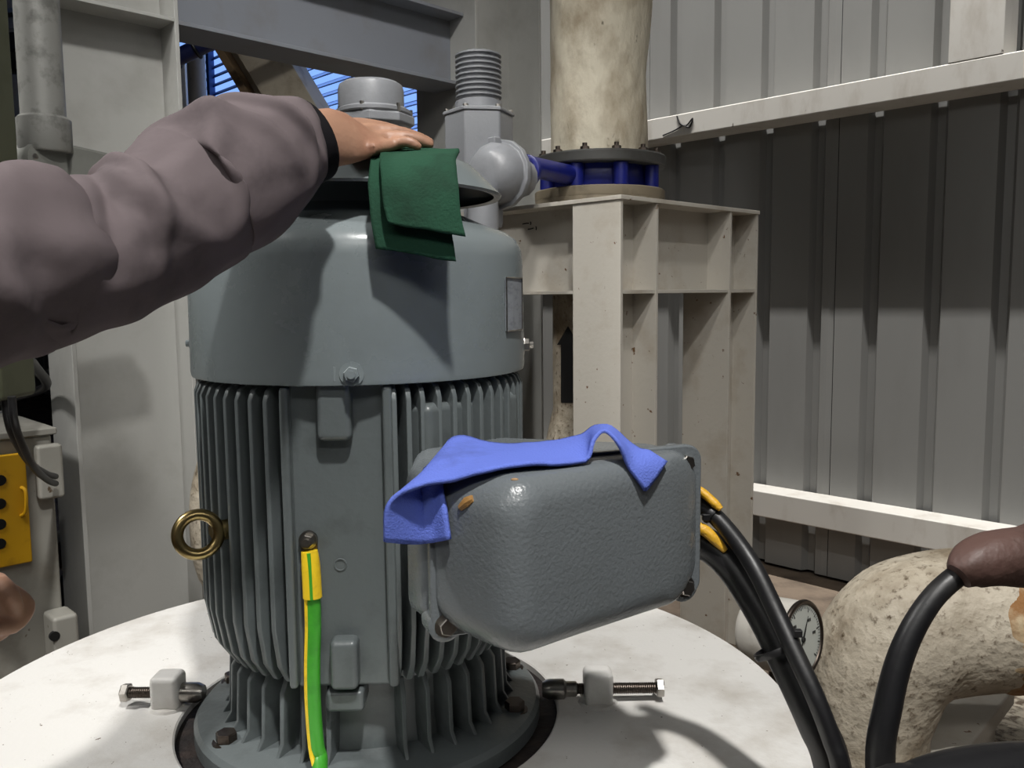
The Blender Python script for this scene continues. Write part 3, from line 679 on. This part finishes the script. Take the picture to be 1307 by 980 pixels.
# ================================================================== ROUND PLATE UNDER THE MOTOR
TZ = CZ-.68                                # top of the round plate
AX, AY = at(461, 400, 1.38).x, 1.38        # motor axis
tb = thing('round_base_plate', (AX, AY, 0), 'large round white painted steel plate carrying the grey motor', 'base plate')
MB().lathe([(.295, -.045), (.70, -.045), (.703, -.042), (.703, -.003), (.700, 0), (.312, 0), (.309, -.002), (.309, -.02)], 128, (AX, AY, TZ), cap=False).build('plate', 'white', tb, smooth=True, ang=30)
MB().lathe([(.20, -.03), (.309, -.03), (.309, -.0128), (.20, -.0128)], 96, (AX, AY, TZ)).build('sealing_ring', 'ringblack', tb, smooth=True, ang=30)
MB().lathe([(.30, -.35), (.30, -.20), (.42, -.045), (.2, -.045)], 64, (AX, AY, TZ), cap=False).build('lantern', 'white', tb, smooth=True, ang=30)
MB().lathe([(.42, 0), (.42, .03), (.30, .05), (.30, TZ-.34)], 64, (AX, AY, 0)).build('pump_casing', 'machine', tb, smooth=True, ang=30)

# jacking blocks with bolts, left and right of the motor
def jack(px, py, sgn, label, headpx, tippx):
    c = at_z(px, py, -.68); c.z = TZ
    t = thing('jacking_block', c, label, 'jacking block', 'jacking blocks on the round plate')
    dirv = Vector((AX-c.x, AY-c.y, 0)).normalized(); per = ZD.cross(dirv)
    w, d, h = .048, .046, .058
    MB().obox(c-dirv*(w/2)-per*(d/2), dirv*w, per*d, ZD*h).build('block', 'white', t, bevel=.009, seg=3)
    MB().lathe([(.034, 0), (.030, .005), (.02, .007)], 14, c-ZD*.001).build('weld', 'white', t, smooth=True)
    zc = TZ+.024; a = Vector((c.x, c.y, zc))
    hp = a-dirv*headpx; tp = a+dirv*tippx
    b = MB().cyl(hp, tp-dirv*.045, .0085, 14)
    n_ = int((hp-(tp-dirv*.045)).length/.0035)
    for k in range(n_): b.torus(hp+dirv*(.0035*(k+.5)), dirv, .0085, .0009, 14, 5)
    bo = b.build('bolt', 'darksteel', t, smooth=True, ang=50)
    hd = MB(); hexhead(hd, hp-dirv*.012, dirv, .0155, .013); hd.build('bolt_head', 'steel', bo)
    MB().lathe([(.011, 0), (.0125, .002), (.0125, .018), (.0165, .022), (.0165, .048), (.012, .058)], 20, tp-dirv*.06, dirv).build('bolt_tip', 'steel', bo, smooth=True, ang=30)
jack(216, 901, -1, 'white welded jacking block with a bright hex bolt, below the eye bolt', .066, .062)
jack(763, 896, 1, 'white welded jacking block under the terminal box with a rusty bolt', .098, .095)

# ================================================================== ELECTRIC MOTOR
mo = thing('electric_motor', (AX, AY, TZ), 'large grey vertical electric motor with cooling fins and terminal box', 'motor')
A0 = math.atan2(-AY, -AX)                  # direction towards the camera
def mdir(phi): return Vector((math.cos(A0+R(phi)), math.sin(A0+R(phi)), 0))
def mp(phi, r, z): return Vector((AX, AY, TZ+z))+mdir(phi)*r
FRm = .256
def build_l(mb, *a, **k): return mb.build(*a, local=True, **k)
build_l(MB().lathe([(.276, -.012), (.280, -.008), (.280, .014), (.274, .022), (.262, .026), (.20, .030)], 96), 'mounting_flange', 'motor', mo, smooth=True, ang=30)
build_l(MB().lathe([(.196, .028), (.19, .06), (.188, .135), (.215, .142), (.215, .150), (.2, .152)], 80), 'end_shield', 'motor', mo, smooth=True, ang=30)
build_l(MB().lathe([(.206, .135), (.206, .60), (.19, .61)], 80), 'stator_frame', 'motor', mo, smooth=True, ang=30)
# cooling fins, one object each
def fin_mesh(r0, r1, z0, z1, t0, t1, low=True):
    if low: pr = [(r0, z0+.004), (r1-.030, z0), (r1-.010, z0+.030), (r1, z0+.085), (r1, z1-.024), (r1-.006, z1-.010), (r1-.022, z1), (r0, z1)]
    else: pr = [(r0, z0), (r1+.012, z0), (r1, z0+.018), (r1-.004, z1-.02), (r1-.018, z1), (r0, z1)]
    m = MB(); L = [(r, -(t0+(t1-t0)*(r-r0)/(r1-r0))/2, z) for r, z in pr]
    m.prism([Vector(p) for p in L], Vector((0, 1e-6, 0)))
    n = len(pr)
    for i in range(n):
        r, z = pr[i]; hh = (t0+(t1-t0)*(r-r0)/(r1-r0))/2
        a, b = (i, i+n)
        m.v[i] = Vector((r, -hh, z)); m.v[i+n] = Vector((r, hh, z))
    # keep outward winding
    m2 = MB(); m2.add([Vector((r, -(t0+(t1-t0)*(r-r0)/(r1-r0))/2, z)) for r, z in pr]+[Vector((r, (t0+(t1-t0)*(r-r0)/(r1-r0))/2, z)) for r, z in pr],
                       [tuple(range(n)), tuple(range(2*n-1, n-1, -1))]+[((i+1) % n, i, n+i, n+(i+1) % n) for i in range(n)])
    return m2
fin0 = build_l(fin_mesh(.2, FRm, .140, .566, .012, .0075), 'cooling_fin', 'motor', mo, bevel=.002)
angs = [-25-5.7*k for k in range(27)]+[9, 13.5]+[18+5.6*k for k in range(27)]
fin0.rotation_euler = (0, 0, A0+R(angs[0]))
for a in angs[1:]: dup(fin0, mo, A0+R(a))
sf0 = build_l(fin_mesh(.185, .226, .026, .138, .012, .007, False), 'end_shield_fin', 'motor', mo, bevel=.002)
sang = [k*9.5+2 for k in range(0, 37)]
sang = [a for a in sang if not (345 < a or a < 3)]
sf0.rotation_euler = (0, 0, A0+R(sang[0]))
for a in sang[1:]: dup(sf0, mo, A0+R(a))
# flat pad between the fin banks (faces about 8 degrees left of the camera)
pn = mdir(-8); pt = ZD.cross(pn)
def pad(u0, u1, r0, r1, z0, z1): return MB().obox(Vector((AX, AY, TZ+z0))+pn*r0+pt*u0, pt*(u1-u0), pn*(r1-r0), ZD*(z1-z0))
pad(-.070, .066, .18, .228, .140, .566).build('flat_pad', 'motor', mo, bevel=.006)
pad(-.078, -.066, .18, .246, .145, .562).build('pad_edge', 'motor', mo, bevel=.005)
pad(.058, .072, .18, .246, .145, .562).build('pad_edge', 'motor', mo, bevel=.005)
pad(-.026, .014, .20, .246, .492, .572).build('upper_lug', 'motor', mo, bevel=.006, seg=3)
pad(-.021, .017, .20, .254, .145, .215).build('lower_lug', 'motor', mo, bevel=.008, seg=3)
pad(-.030, .022, .18, .240, .108, .138).build('foot_lug', 'motor', mo, bevel=.006, seg=3)
MB().torus(Vector((AX, AY, TZ+.315))+pn*.2285+pt*-.006, pn, .008, .0012, 24, 6).build('plug', 'motor', mo, smooth=True)
# fan cover with its dome
cov = [(.250, .563), (.258, .565), (.2595, .572), (.258, .735), (.2555, .752), (.248, .766), (.234, .776), (.20, .789), (.165, .804), (.15, .815), (.148, .845), (.13, .85)]
build_l(MB().lathe(cov, 112), 'fan_cover', 'cover', mo, smooth=True, ang=40)
# rain canopy on brackets
can = [(.214, .834), (.224, .832), (.226, .836), (.190, .872), (.180, .881), (.165, .886), (.0, .888)]
build_l(MB().lathe(can+[(.0, .880), (.17, .877), (.214, .836)][:0], 96, cap=False), 'rain_canopy', 'cover', mo, smooth=True, ang=40)
mo.children[-1].modifiers.new('thickness', 'SOLIDIFY').thickness = -.003
for phi in (-38, 52, 142, 232):
    d = mdir(phi); tt_ = ZD.cross(d)
    MB().obox(mp(phi, .17, .795)-tt_*.012, d*.005, tt_*.024, ZD*.085).build('canopy_bracket', 'cover', mo, bevel=.001)
build_l(MB().lathe([(.128, .80), (.128, .866)], 48, cap=False), 'fan_grille_neck', 'hole', mo, smooth=True)
# cover bolts on slotted tabs
for phi, z in ((-3.2, .580), (-96, .61), (84, .600)):
    d = mdir(phi); tt_ = ZD.cross(d)
    bo = MB(); bo.lathe([(.016, 0), (.016, .003)], 20, mp(phi, .2575, z), d); hexhead(bo, mp(phi, .260, z), d, .0105, .009)
    bo.cyl(mp(phi, .262, z), mp(phi, .275, z), .0055, 10)
    bo.build('cover_bolt', 'steel' if phi > 0 else 'cover', mo)
    MB().obox(mp(phi, .2565, z-.010)-tt_*.024, tt_*.024, d*.002, ZD*.02).build('slot_tab', 'cover', mo, bevel=.0008)
# name plate, bent to the cover, with a raised frame
nm = MB(); rows = []
for z in (.632, .664, .696, .704): rows.append([mp(p, .2600, z) for p in (58, 63, 68, 73)])
rows = [[mp(p, .2605, z) for p in (53, 58, 63, 68)] for z in (.628, .706)]
npl = nm.grid(rows).build('name_plate', 'plate', mo, solid=.002)
for z in (.628, .706): MB().tube([mp(p, .262, z) for p in (53, 58, 63, 68)], .0012, 6, 2).build('plate_frame', 'steel', npl)
for p in (53, 68): MB().tube([mp(p, .262, z) for z in (.628, .66, .706)], .0012, 6, 2).build('plate_frame', 'steel', npl)
# eye bolt
ep_ = at(300, 671, 1.215); ec = at(253, 682, 1.175)
eb = MB().torus(ec, Vector((.42, -.88, .20)), .0275, .0082, 44, 14).build('eye_bolt', 'brass', mo, smooth=True)
ed = (ep_-ec).normalized()
MB().lathe([(.010, .020), (.015, .025), (.0165, .030), (.0165, .044)], 24, ec, ed).build('shoulder', 'brass', eb, smooth=True)
MB().cyl(ec+ed*.042, ec+ed*.11, .0158, 20).build('eye_bolt_boss', 'cover', mo, smooth=True)
# flange bolts
for phi in (64, 100, 150, 205, 250, 300):
    b = MB(); hexhead(b, mp(phi, .248, .024), ZD, .016, .016); b.cyl(mp(phi, .248, .022), mp(phi, .248, .026), .021, 18); b.build('flange_bolt', 'darksteel', mo)
# terminal box mount pad on the frame
mn = Vector((math.cos(R(-38)), math.sin(R(-38)), 0)); mtg = ZD.cross(mn)
MB().obox(Vector((AX, AY, TZ+.30))+mn*.19-mtg*.105, mtg*.205, mn*.052, ZD*.235).build('terminal_pad', 'motor', mo, bevel=.012, seg=3)

# ------------------------------------------------------------------ terminal box (part of the motor)
zb_, zt_ = CZ-.388, CZ-.186
BL = Vector((-.105, .944, 0)); BR = Vector((.236, 1.084, 0)); FLc = Vector((-.006, .855, 0)); FRc = Vector((.222, 1.045, 0))
bd = (BR-BL).normalized(); bnrm = Vector((bd.y, -bd.x, 0))
tbx = MB()
kback = [BL+bd*.008-bnrm*.001, BR-bd*.010-bnrm*.001, Vector((.19, 1.15, 0)), Vector((-.02, 1.215, 0)), Vector((-.13, 1.12, 0)), Vector((-.125, .99, 0))]
tbx.prism([p+ZD*(zb_+.012) for p in kback], ZD*(zt_-zb_-.024))
tbo = tbx.build('terminal_box', 'cast', mo, bevel=.02, seg=4)
# lid flange
# wedge shaped lid: drafted dome grown from the flange to the front face
bq = [BL+bd*.012+bnrm*.008, BR-bd*.006+bnrm*.008]; fq_ = [FLc, FRc]
wl, hl = .33, .20
def lp_(x, y, t):
    u, v = x/wl, y/hl
    pb = bq[0].lerp(bq[1], u)+ZD*(zb_+.006+(zt_-zb_-.012)*v)
    pf = fq_[0].lerp(fq_[1], u)+ZD*((zb_-.006)*(1-v)+(zt_+.003)*v+.008*u*(1-v)-.006*u*v)
    return pb.lerp(pf, t)
def rrect(e, rc, t, nseg=8):
    rc = max(rc, .003); out = []
    for cx, cy, a0 in ((wl-e-rc, hl-e-rc, 0), (e+rc, hl-e-rc, 90), (e+rc, e+rc, 180), (wl-e-rc, e+rc, 270)):
        for k in range(nseg+1):
            a = R(a0+90*k/nseg); out.append(lp_(cx+rc*math.cos(a), cy+rc*math.sin(a), t))
    return out
rings = [rrect(0, .052, 0), rrect(0, .048, .10), rrect(.001, .046, .35), rrect(.003, .044, .60)]
for k in range(1, 9):
    th = PI/2*k/8; e_ = .034*(1-math.cos(th)); rings.append(rrect(.004+e_, .043-e_*.55, .66+.34*math.sin(th)))
lid = MB(); nn_ = len(rings[0])
vs = [p for r in rings for p in r]; fs = []
for j in range(len(rings)-1):
    for k in range(nn_): fs.append((j*nn_+k, j*nn_+(k+1) % nn_, (j+1)*nn_+(k+1) % nn_, (j+1)*nn_+k))
fs.append(tuple((len(rings)-1)*nn_+k for k in range(nn_))); fs.append(tuple(range(nn_))[::-1])
lf_ = MB(); fr0 = rrect(-.004, .022, 0); n4 = len(fr0)
lf_.add([p-bnrm*.008 for p in fr0]+[p+bnrm*.004 for p in fr0], [tuple(range(n4))[::-1], tuple(range(n4, 2*n4))]+[(k, (k+1) % n4, n4+(k+1) % n4, n4+k) for k in range(n4)])
lf_.build('lid_flange', 'cast', tbo, bevel=.003, seg=2)
lid.add(vs, fs)
from mathutils.bvhtree import BVHTree
LBV = BVHTree.FromPolygons([tuple(v) for v in lid.v], lid.f)
def on_lid(px, py, lift=0., dflt=None):
    d = ray(px, py).normalized(); h = LBV.ray_cast(Vector((0, 0, CZ)), d)
    return (h[0]-d*lift) if h[0] is not None else at(px, py, dflt)
lo = lid.build('lid', 'cast', tbo, smooth=True, ang=60)
for (px, py, Y) in ((569, 797, .945), (873, 590, 1.066), (873, 748, 1.066)):
    c = at(px, py, Y)
    b = MB().lathe([(.020, -.03), (.0205, .0), (.017, .002)], 20, c, bnrm).build('screw_boss', 'cast', tbo, smooth=True)
    b = MB().cyl(c, c+bnrm*.003, .014, 18); hexhead(b, c+bnrm*.003, bnrm, .0105, .008); b.build('lid_screw', 'steel', tbo)
c = on_lid(657, 612); MB().sphere(c, .0035, 10, 6, (1.2, .6, .5)).build('rust_spot', 'rust', tbo, smooth=True)
MB().tube([on_lid(588, 648, dflt=.93), on_lid(596, 641, dflt=.93), on_lid(604, 636, dflt=.93)], [.004, .006, .004], 8, 3).build('sealant_bead', 'sealant', tbo, smooth=True)

# ------------------------------------------------------------------ earth cable
lugp = mp(0, 0, 0)
def on_pad(px, py, lift=.0):
    d = ray(px, py); o = Vector((0, 0, CZ)); n0 = Vector((AX, AY, 0))+pn*(.228+lift)
    return o+d*((n0-o).xy.dot(pn.xy)/d.xy.dot(pn.xy))
ec_ = thing('earth_cable', on_pad(404, 970, .02), 'green and yellow earth cable bolted to the motor frame', 'cable')
l0 = on_pad(394, 688, .001)
lgm = MB(); lgm.lathe([(.0125, 0), (.0125, .004)], 24, l0, pn); lgm.obox(l0-pt*.010-ZD*.030, pt*.022, pn*.004, ZD*.026)
lgo = lgm.build('lug', 'darksteel', ec_)
b = MB().lathe([(.0125, .004), (.0125, .007)], 20, l0, pn); hexhead(b, l0+pn*.007, pn, .0098, .008); b.cyl(l0+pn*.012, l0+pn*.02, .005, 10)
b.build('bolt', 'steel', lgo)
sp_ = [on_pad(395, 703, .0135), on_pad(397, 725, .015), on_pad(399, 762, .016)]
MB().tube(sp_, [.0112, .0128, .0130], 16, 4).build('sleeve', 'yellow', ec_, smooth=True)
cpts = [on_pad(399, 755, .014), on_pad(400, 800, .016), on_pad(399, 850, .018), on_pad(400, 900, .020), on_pad(404, 950, .022), on_pad(410, 1010, .03)]
cx_ = cpts[-1].x
cpts[-1].z = max(cpts[-1].z, TZ+.046)
cpts += [Vector((cx_+.008, cpts[-1].y-.07, TZ+.030)), Vector((cx_+.015, .95, TZ+.012)), Vector((cx_+.02, .74, TZ+.012)), Vector((cx_+.02, .66, TZ+.004)), Vector((cx_+.02, .63, TZ-.08)), Vector((cx_+.02, .62, .25))]
MB().tube(cpts, .0105, 18, 8).build('sheath', 'green', ec_, smooth=True)
def offs(pts, du, dn): return [p+pt*du+pn*dn for p in pts]
MB().tube(offs(cpts[:6], -.0072, .0058), .0034, 8, 8).build('yellow_stripe', 'yellow', ec_, smooth=True)
MB().tube(offs(sp_, .001, .0112), .0026, 8, 4).build('green_stripe', 'green', ec_, smooth=True)

# ================================================================== CLOTHS
def cloth(name, ctrl, m, label, th=.004, n=5, wob=.002, fix=None):
    # ctrl: rows of control points, smoothed in both directions
    rows = [catmull(r, n) for r in ctrl]
    cols = [catmull([r[i] for r in rows], n) for i in range(len(rows[0]))]
    mb = MB().grid(cols)
    for v in mb.v: v += Vector((0, 0, 1))*.0015*noise.noise(v*40)+Vector((1, 0, 0))*.0012*noise.noise(v*37+Vector((5, 1, 2)))
    for v in mb.v: v += Vector((.3, -.6, .2))*wob*noise.noise(v*17+Vector((3, 7, 1)))
    if fix:
        for v in mb.v: fix(v)
    o = mb.build(name, m, smooth=True, solid=th, ang=180); tag(o, label, 'cloth'); return o
_bv = [LBV] + [BVHTree.FromPolygons([tuple(v) for v in q.v], q.f) for q in (lf_, tbx)]
def off_box(v):
    o = Vector((0, 0, CZ))
    for _ in range(2):
        for b in _bv:
            d = v-o; L = d.length; d.normalize(); h = b.ray_cast(o, d)
            if h[0] is not None and h[3] < L+.005: v -= d*(L+.006-h[3])
            n_ = b.find_nearest(v, .006)
            if n_[0] is not None:
                w = v-n_[0]
                if w.length > 1e-6: v += w.normalized()*(.006-w.length)
def off_canopy(v):
    r = math.hypot(v.x-AX, v.y-AY)
    if r < .236:
        pr = [(0, .888), (.165, .886), (.180, .881), (.190, .872), (.226, .836), (.236, .826)]
        for (r0, z0_), (r1, z1_) in zip(pr, pr[1:]):
            if r0 <= r <= r1:
                zc_ = TZ+z0_+(z1_-z0_)*(r-r0)/(r1-r0)
                if TZ+.80 < v.z < zc_+.006: v.z = zc_+.006
# blue cloth: row along the front (near) edge, middle rows, back edge; from hanging left flap to right tip
bc = [
 [at(490, 692, .905), at(492, 655, .90), at(507, 632, .90), at(540, 620, .905), at(580, 612, .905), at(625, 600, .90), at(670, 593, .915), at(715, 592, .935), at(748, 588, .955), at(758, 562, .965), at(772, 550, .97), at(789, 566, .965), on_lid(802, 598, .008, .95), on_lid(822, 627, .007, .96)],
 [at(520, 694, .925), at(518, 652, .92), at(522, 622, .92), at(545, 603, .93), at(580, 594, .94), at(628, 586, .945), at(672, 583, .955), at(715, 582, .97), at(748, 575, .985), at(760, 554, .99), at(776, 548, 1.0), at(796, 568, .99), on_lid(812, 598, .008, .97), on_lid(834, 613, .007, .98)],
 [at(550, 692, .935), at(546, 655, .935), at(545, 615, .95), at(556, 585, .97), at(588, 576, .985), at(632, 576, .99), at(675, 573, 1.0), at(715, 571, 1.01), at(745, 563, 1.02), at(760, 549, 1.025), at(778, 545, 1.03), at(800, 567, 1.01), on_lid(822, 588, .008, .99), on_lid(843, 600, .007, .99)],
 [at(576, 688, .94), at(572, 655, .945), at(566, 610, .98), at(570, 568, 1.03), at(592, 558, 1.045), at(635, 568, 1.05), at(680, 566, 1.05), at(715, 562, 1.055), at(742, 555, 1.055), at(760, 545, 1.06), at(780, 546, 1.06), at(804, 566, 1.03), on_lid(828, 580, .008, 1.0), on_lid(850, 589, .007, 1.01)],
]
cloth('cleaning_cloth', bc, 'bluecloth', 'blue microfibre cloth draped over the motor terminal box', .0045, 4, fix=off_box)
# green rag: lower layer hangs behind, folds over the canopy under the hand, front layer hangs before it
gr = []
for i, (xa, xb, xc, xd) in enumerate(((472, 470, 486, 494), (505, 497, 512, 521), (538, 532, 548, 556), (574, 566, 584, 592))):
    k = i/3
    gr.append([at(xa+8, 316+18*k, 1.095), at(xa+2, 280+10*k, 1.10), at(xb, 235, 1.118), at(xb+3, 206-2*k, 1.150), at(xb+8, 195, 1.205), at(xb+12, 193.5, 1.25),
               at(xb+14, 191.5, 1.235), at(xc+2, 193, 1.185), at(xc-1, 203, 1.125), at(xc, 230, 1.098), at(xc+3, 262, 1.086), at(xd+2, 284+17*k, 1.080)])
cloth('cleaning_rag', gr, 'greenrag', 'dirty green rag folded over the motor canopy under the hand', .0035, 5, .005, off_canopy)

# ================================================================== PERSON reaching in from the left
pe = thing('person', (-.95, .40, 0), 'person in a grey work jacket wiping the motor with an outstretched arm', 'person')
bm = MB()
def limb(pts, rad, n=16, sm=5, sq=None): bm.tube(pts, rad, n, sm, squash=sq)
# right hand (palm down on the rag)
W0 = at(412, 179, 1.112); K0 = at(478, 175.5, 1.20)
fd = (K0-W0).normalized()
def sq_(v): v = Vector(v); return (v-fd*v.dot(fd)).normalized()
lat0, lat = sq_((0, .50, .86)), sq_((-.05, .86, .40))
bk = fd.cross(lat)
if bk.z < 0: bk = -bk
rg = []
for px, py, Y, hw, ht, k in ((352, 196, 1.055, .033, .029, 0), (392, 182, 1.09, .036, .027, 0), (412, 177, 1.112, .038, .024, .0), (432, 174, 1.135, .039, .019, .1), (452, 173, 1.160, .037, .015, .35), (468, 174.5, 1.178, .036, .011, .75), (478, 176, 1.190, .034, .008, 1)):
    c = at(px, py, Y); l_ = lat0.lerp(lat, k).normalized(); n_ = fd.cross(l_)
    rg.append([c+l_*(hw*math.cos(t*PI/10))+n_*(ht*math.sin(t*PI/10)) for t in range(20)])
fs = [(j*20+k, j*20+(k+1) % 20, (j+1)*20+(k+1) % 20, (j+1)*20+k) for j in range(len(rg)-1) for k in range(20)]
bm.add([p for r in rg for p in r], fs+[tuple(range(20))[::-1], tuple((len(rg)-1)*20+k for k in range(20))])
# fingers: little finger nearest the camera, then ring, middle, index; thumb beyond
knuck = [K0-lat*.033-fd*.004, K0-lat*.011+fd*.002, K0+lat*.012+fd*.004, K0+lat*.034]
tips = [at(534, 187, 1.180), at(549, 184.5, 1.212), at(549, 182, 1.246), at(537, 180.5, 1.278)]
for kq, tp, r in zip(knuck, tips, (.0072, .0080, .0083, .0080)):
    mid = kq.lerp(tp, .42)+bk*.008; m2 = kq.lerp(tp, .74)+bk*.005
    limb([kq-fd*.045, kq+bk*.004, mid, m2, tp], [r*1.25, r*1.25, r*1.08, r*1.04, r*.84], 12, 4)
    bm.sphere(tp, r*.8, 10, 8)
tb0 = W0+fd*.03+lat*.032-bk*.006
limb([tb0-lat*.02, tb0+fd*.03+lat*.02, tb0+fd*.058+lat*.026, tb0+fd*.082+lat*.022], [.014, .0125, .0105, .008], 12, 4)
# arm bones inside the sleeve
ELB = Vector((-.60, .60, CZ-.045)); SHR = Vector((-.86, .36, CZ-.04)); 
limb([W0-fd*.06, W0.lerp(ELB, .45), ELB, SHR], [.029, .04, .043, .055])
# torso, neck, head, legs
TX, TY = -.98, .30
limb([(TX, TY, .86), (TX, TY, 1.0), (TX+.01, TY+.01, 1.16), (TX+.02, TY+.01, 1.32), (TX+.02, TY, 1.42), (TX+.02, TY, 1.47)], [.15, .155, .15, .16, .12, .07], 24, 5)
SHL = Vector((TX-.06, TY+.22, CZ-.06))
limb([SHR, (TX+.02, TY, 1.40), SHL], [.055, .09, .055])
limb([(TX+.02, TY, 1.42), (TX+.03, TY, 1.50), (TX+.045, TY+.005, 1.56)], [.062, .055, .055])
hd_ = Vector((TX+.06, TY+.01, 1.63)); bm.sphere(hd_, .1, 24, 16, (.98, .80, 1.18))
bm.sphere(hd_+Vector((.098, 0, -.01)), .014, 10, 8, (1.3, .8, 1.3)); bm.sphere(hd_+Vector((.085, 0, -.055)), .018, 10, 8, (.7, 1.3, .5))
for sg in (-1, 1): bm.sphere(hd_+Vector((0, sg*.082, -.01)), .024, 10, 8, (.6, .35, 1.2)); bm.sphere(hd_+Vector((.084, sg*.032, .012)), .012, 8, 6)
for sg in (-1, 1): limb([(TX, TY+sg*.09, .90), (TX+.02, TY+sg*.10, .50), (TX, TY+sg*.10, .10)], [.09, .065, .045])
# left arm hanging forward, hand half closed
LW = at(-44, 752, .98); LH = at(-8, 778, 1.0)
LE = Vector((-.84, .62, CZ-.34))
limb([SHL, LE, LW], [.055, .045, .030])
hd2 = (LH-LW).normalized(); la = hd2.cross(Vector((0, 1, 0))).normalized()
if la.z > 0: la = -la
bm.tube([LW, LW.lerp(LH, .5), LH], [.030, .038, .034], 16, 4)
for i in range(4):
    b0 = LH+la*(-.030+.021*i)*1.0; r = .0098-.0005*i
    limb([b0-hd2*.02, b0+hd2*.018, b0+hd2*.022+Vector((-.004, -.028, -.012)), b0+hd2*.0+Vector((-.006, -.04, -.022))], [r*1.2, r*1.15, r, r*.85], 10, 4)
limb([LW.lerp(LH, .35)-la*.03, LW.lerp(LH, .85)-la*.038+Vector((0, -.014, 0)), LH-la*.026+hd2*.022+Vector((0, -.02, 0))], [.014, .012, .009], 10, 4)
body = bm.build('body', 'skin', pe, smooth=True, ang=180)
rm = body.modifiers.new('skin_surface', 'REMESH'); rm.mode = 'VOXEL'; rm.voxel_size = .0032; rm.use_smooth_shade = True
sm_ = body.modifiers.new('soften', 'SMOOTH'); sm_.factor = .5; sm_.iterations = 4
# jacket: right sleeve with folds, left sleeve, torso
OUT = [(394, 134, 227, 1.085), (380, 124, 242, 1.075), (356, 124, 268, 1.055), (322, 129, 304, 1.02), (286, 137, 332, .985), (248, 154, 356, .96), (214, 186, 376, .92), (175, 210, 398, .88), (130, 220, 419, .845), (80, 226, 438, .805), (30, 230, 457, .77), (-12, 231, 470, .745)]
SL = [at(x, (t+b)/2, Y) for x, t, b, Y in OUT]
SRr = [(b-t)/2*.92/F*Y*1.03 for x, t, b, Y in OUT]
SL += [ELB+Vector((.02, -.03, .0)), SHR]; SRr += [.082, .098]
FOLD = [(.035, .020, .9, .008, .11, .5), (.06, -.03, 2.2, .010, .09, 1.4), (.10, .05, .4, .012, .12, 1.0), (.145, -.05, 2.8, .013, .10, 2.2), (.19, .06, 1.6, .014, .12, .6), (.235, -.07, .8, .015, .11, 2.0),
        (.29, .03, 2.0, .012, .16, 1.5), (.325, .05, 2.4, .016, -.13, 1.2), (.36, -.06, .7, .016, .10, .9), (.41, .05, 2.9, .018, .14, 2.4), (.46, -.04, 1.1, .018, .13, 1.0), (.50, .03, .2, .018, .12, 2.6), (.55, .02, 1.5, .02, .12, .5)]
def folds(L, a):
    f = 1.0; m = .12+.88*max(0, math.cos(a-1.25*PI))
    for L0, sl_, a0, w, amp, a1 in FOLD:
        q = (L-L0-sl_*math.cos(a-a0))/w
        f += 1.25*amp*m*math.exp(-q*q)*(.65+.35*math.cos(a-a1-2.5))
    f += .05*noise.noise(Vector((math.cos(a)*1.1, math.sin(a)*1.1, L*8.0+3)))
    f += .05*noise.noise(Vector((math.cos(a)*2.6, math.sin(a)*2.6, L*22.0+9)))
    return f-.035
sl = MB().tube(SL, SRr, 96, 22, disp=folds, cap=False).build('jacket_sleeve', 'sleeve', pe, smooth=True, solid=.003, ang=180)
cf = (SL[0]-SL[2]).normalized()
MB().tube([SL[0]+cf*.004, SL[0]-cf*.02, SL[0]-cf*.05], [.049, .050, .050], 40, 4, cap=False).build('cuff_lining', 'cufflining', pe, smooth=True, solid=.003, ang=180)
for i, (x, y) in enumerate(((369, 170), (377, 173), (385, 176))):
    c = at(x, y, 1.018+.006*i); MB().tube([c+Vector((0, 0, -.008)), c+Vector((.002, -.004, 0)), c+Vector((.001, 0, .008))], .0018, 6, 3).build('cuff_snap', 'steel', pe, smooth=True)
MB().tube([LW+hd2*-.01, LW.lerp(LE, .3), LE, LE.lerp(SHL, .5), SHL], [.046, .056, .068, .075, .09], 32, 8, disp=folds, cap=False).build('jacket_sleeve', 'sleeve', pe, smooth=True, solid=.003, ang=180)
MB().tube([(TX, TY, .80), (TX, TY, .95), (TX+.01, TY+.01, 1.16), (TX+.02, TY+.01, 1.32), (TX+.02, TY, 1.44), (TX+.025, TY, 1.51)], [.185, .18, .178, .186, .15, .072], 40, 6, cap=False).build('jacket_body', 'sleeve', pe, smooth=True, solid=.004, ang=180)
tr_ = MB()
for sg in (-1, 1): tr_.tube([(TX, TY+sg*.085, .90), (TX+.02, TY+sg*.10, .50), (TX, TY+sg*.10, .06)], [.105, .085, .07], 24, 6)
tr_.build('trousers', 'cufflining', pe, smooth=True, ang=180)
hr = MB().sphere(hd_+Vector((-.012, 0, .022)), .108, 24, 14, (.97, .82, 1.08))
hr.f = [f for f in hr.f if all((hr.v[i]-hd_).z > (-.03 if (hr.v[i]-hd_).x < .02 else .055) for i in f)]
hr.build('hair', 'hair', pe, smooth=True, solid=.006, ang=180)
for sg in (-1, 1):
    MB().lathe([(.05, 0), (.055, .03), (.05, .07), (.03, .09)], 20, (TX+.06, TY+sg*.10, 0)).build('boot', 'black', pe, smooth=True)
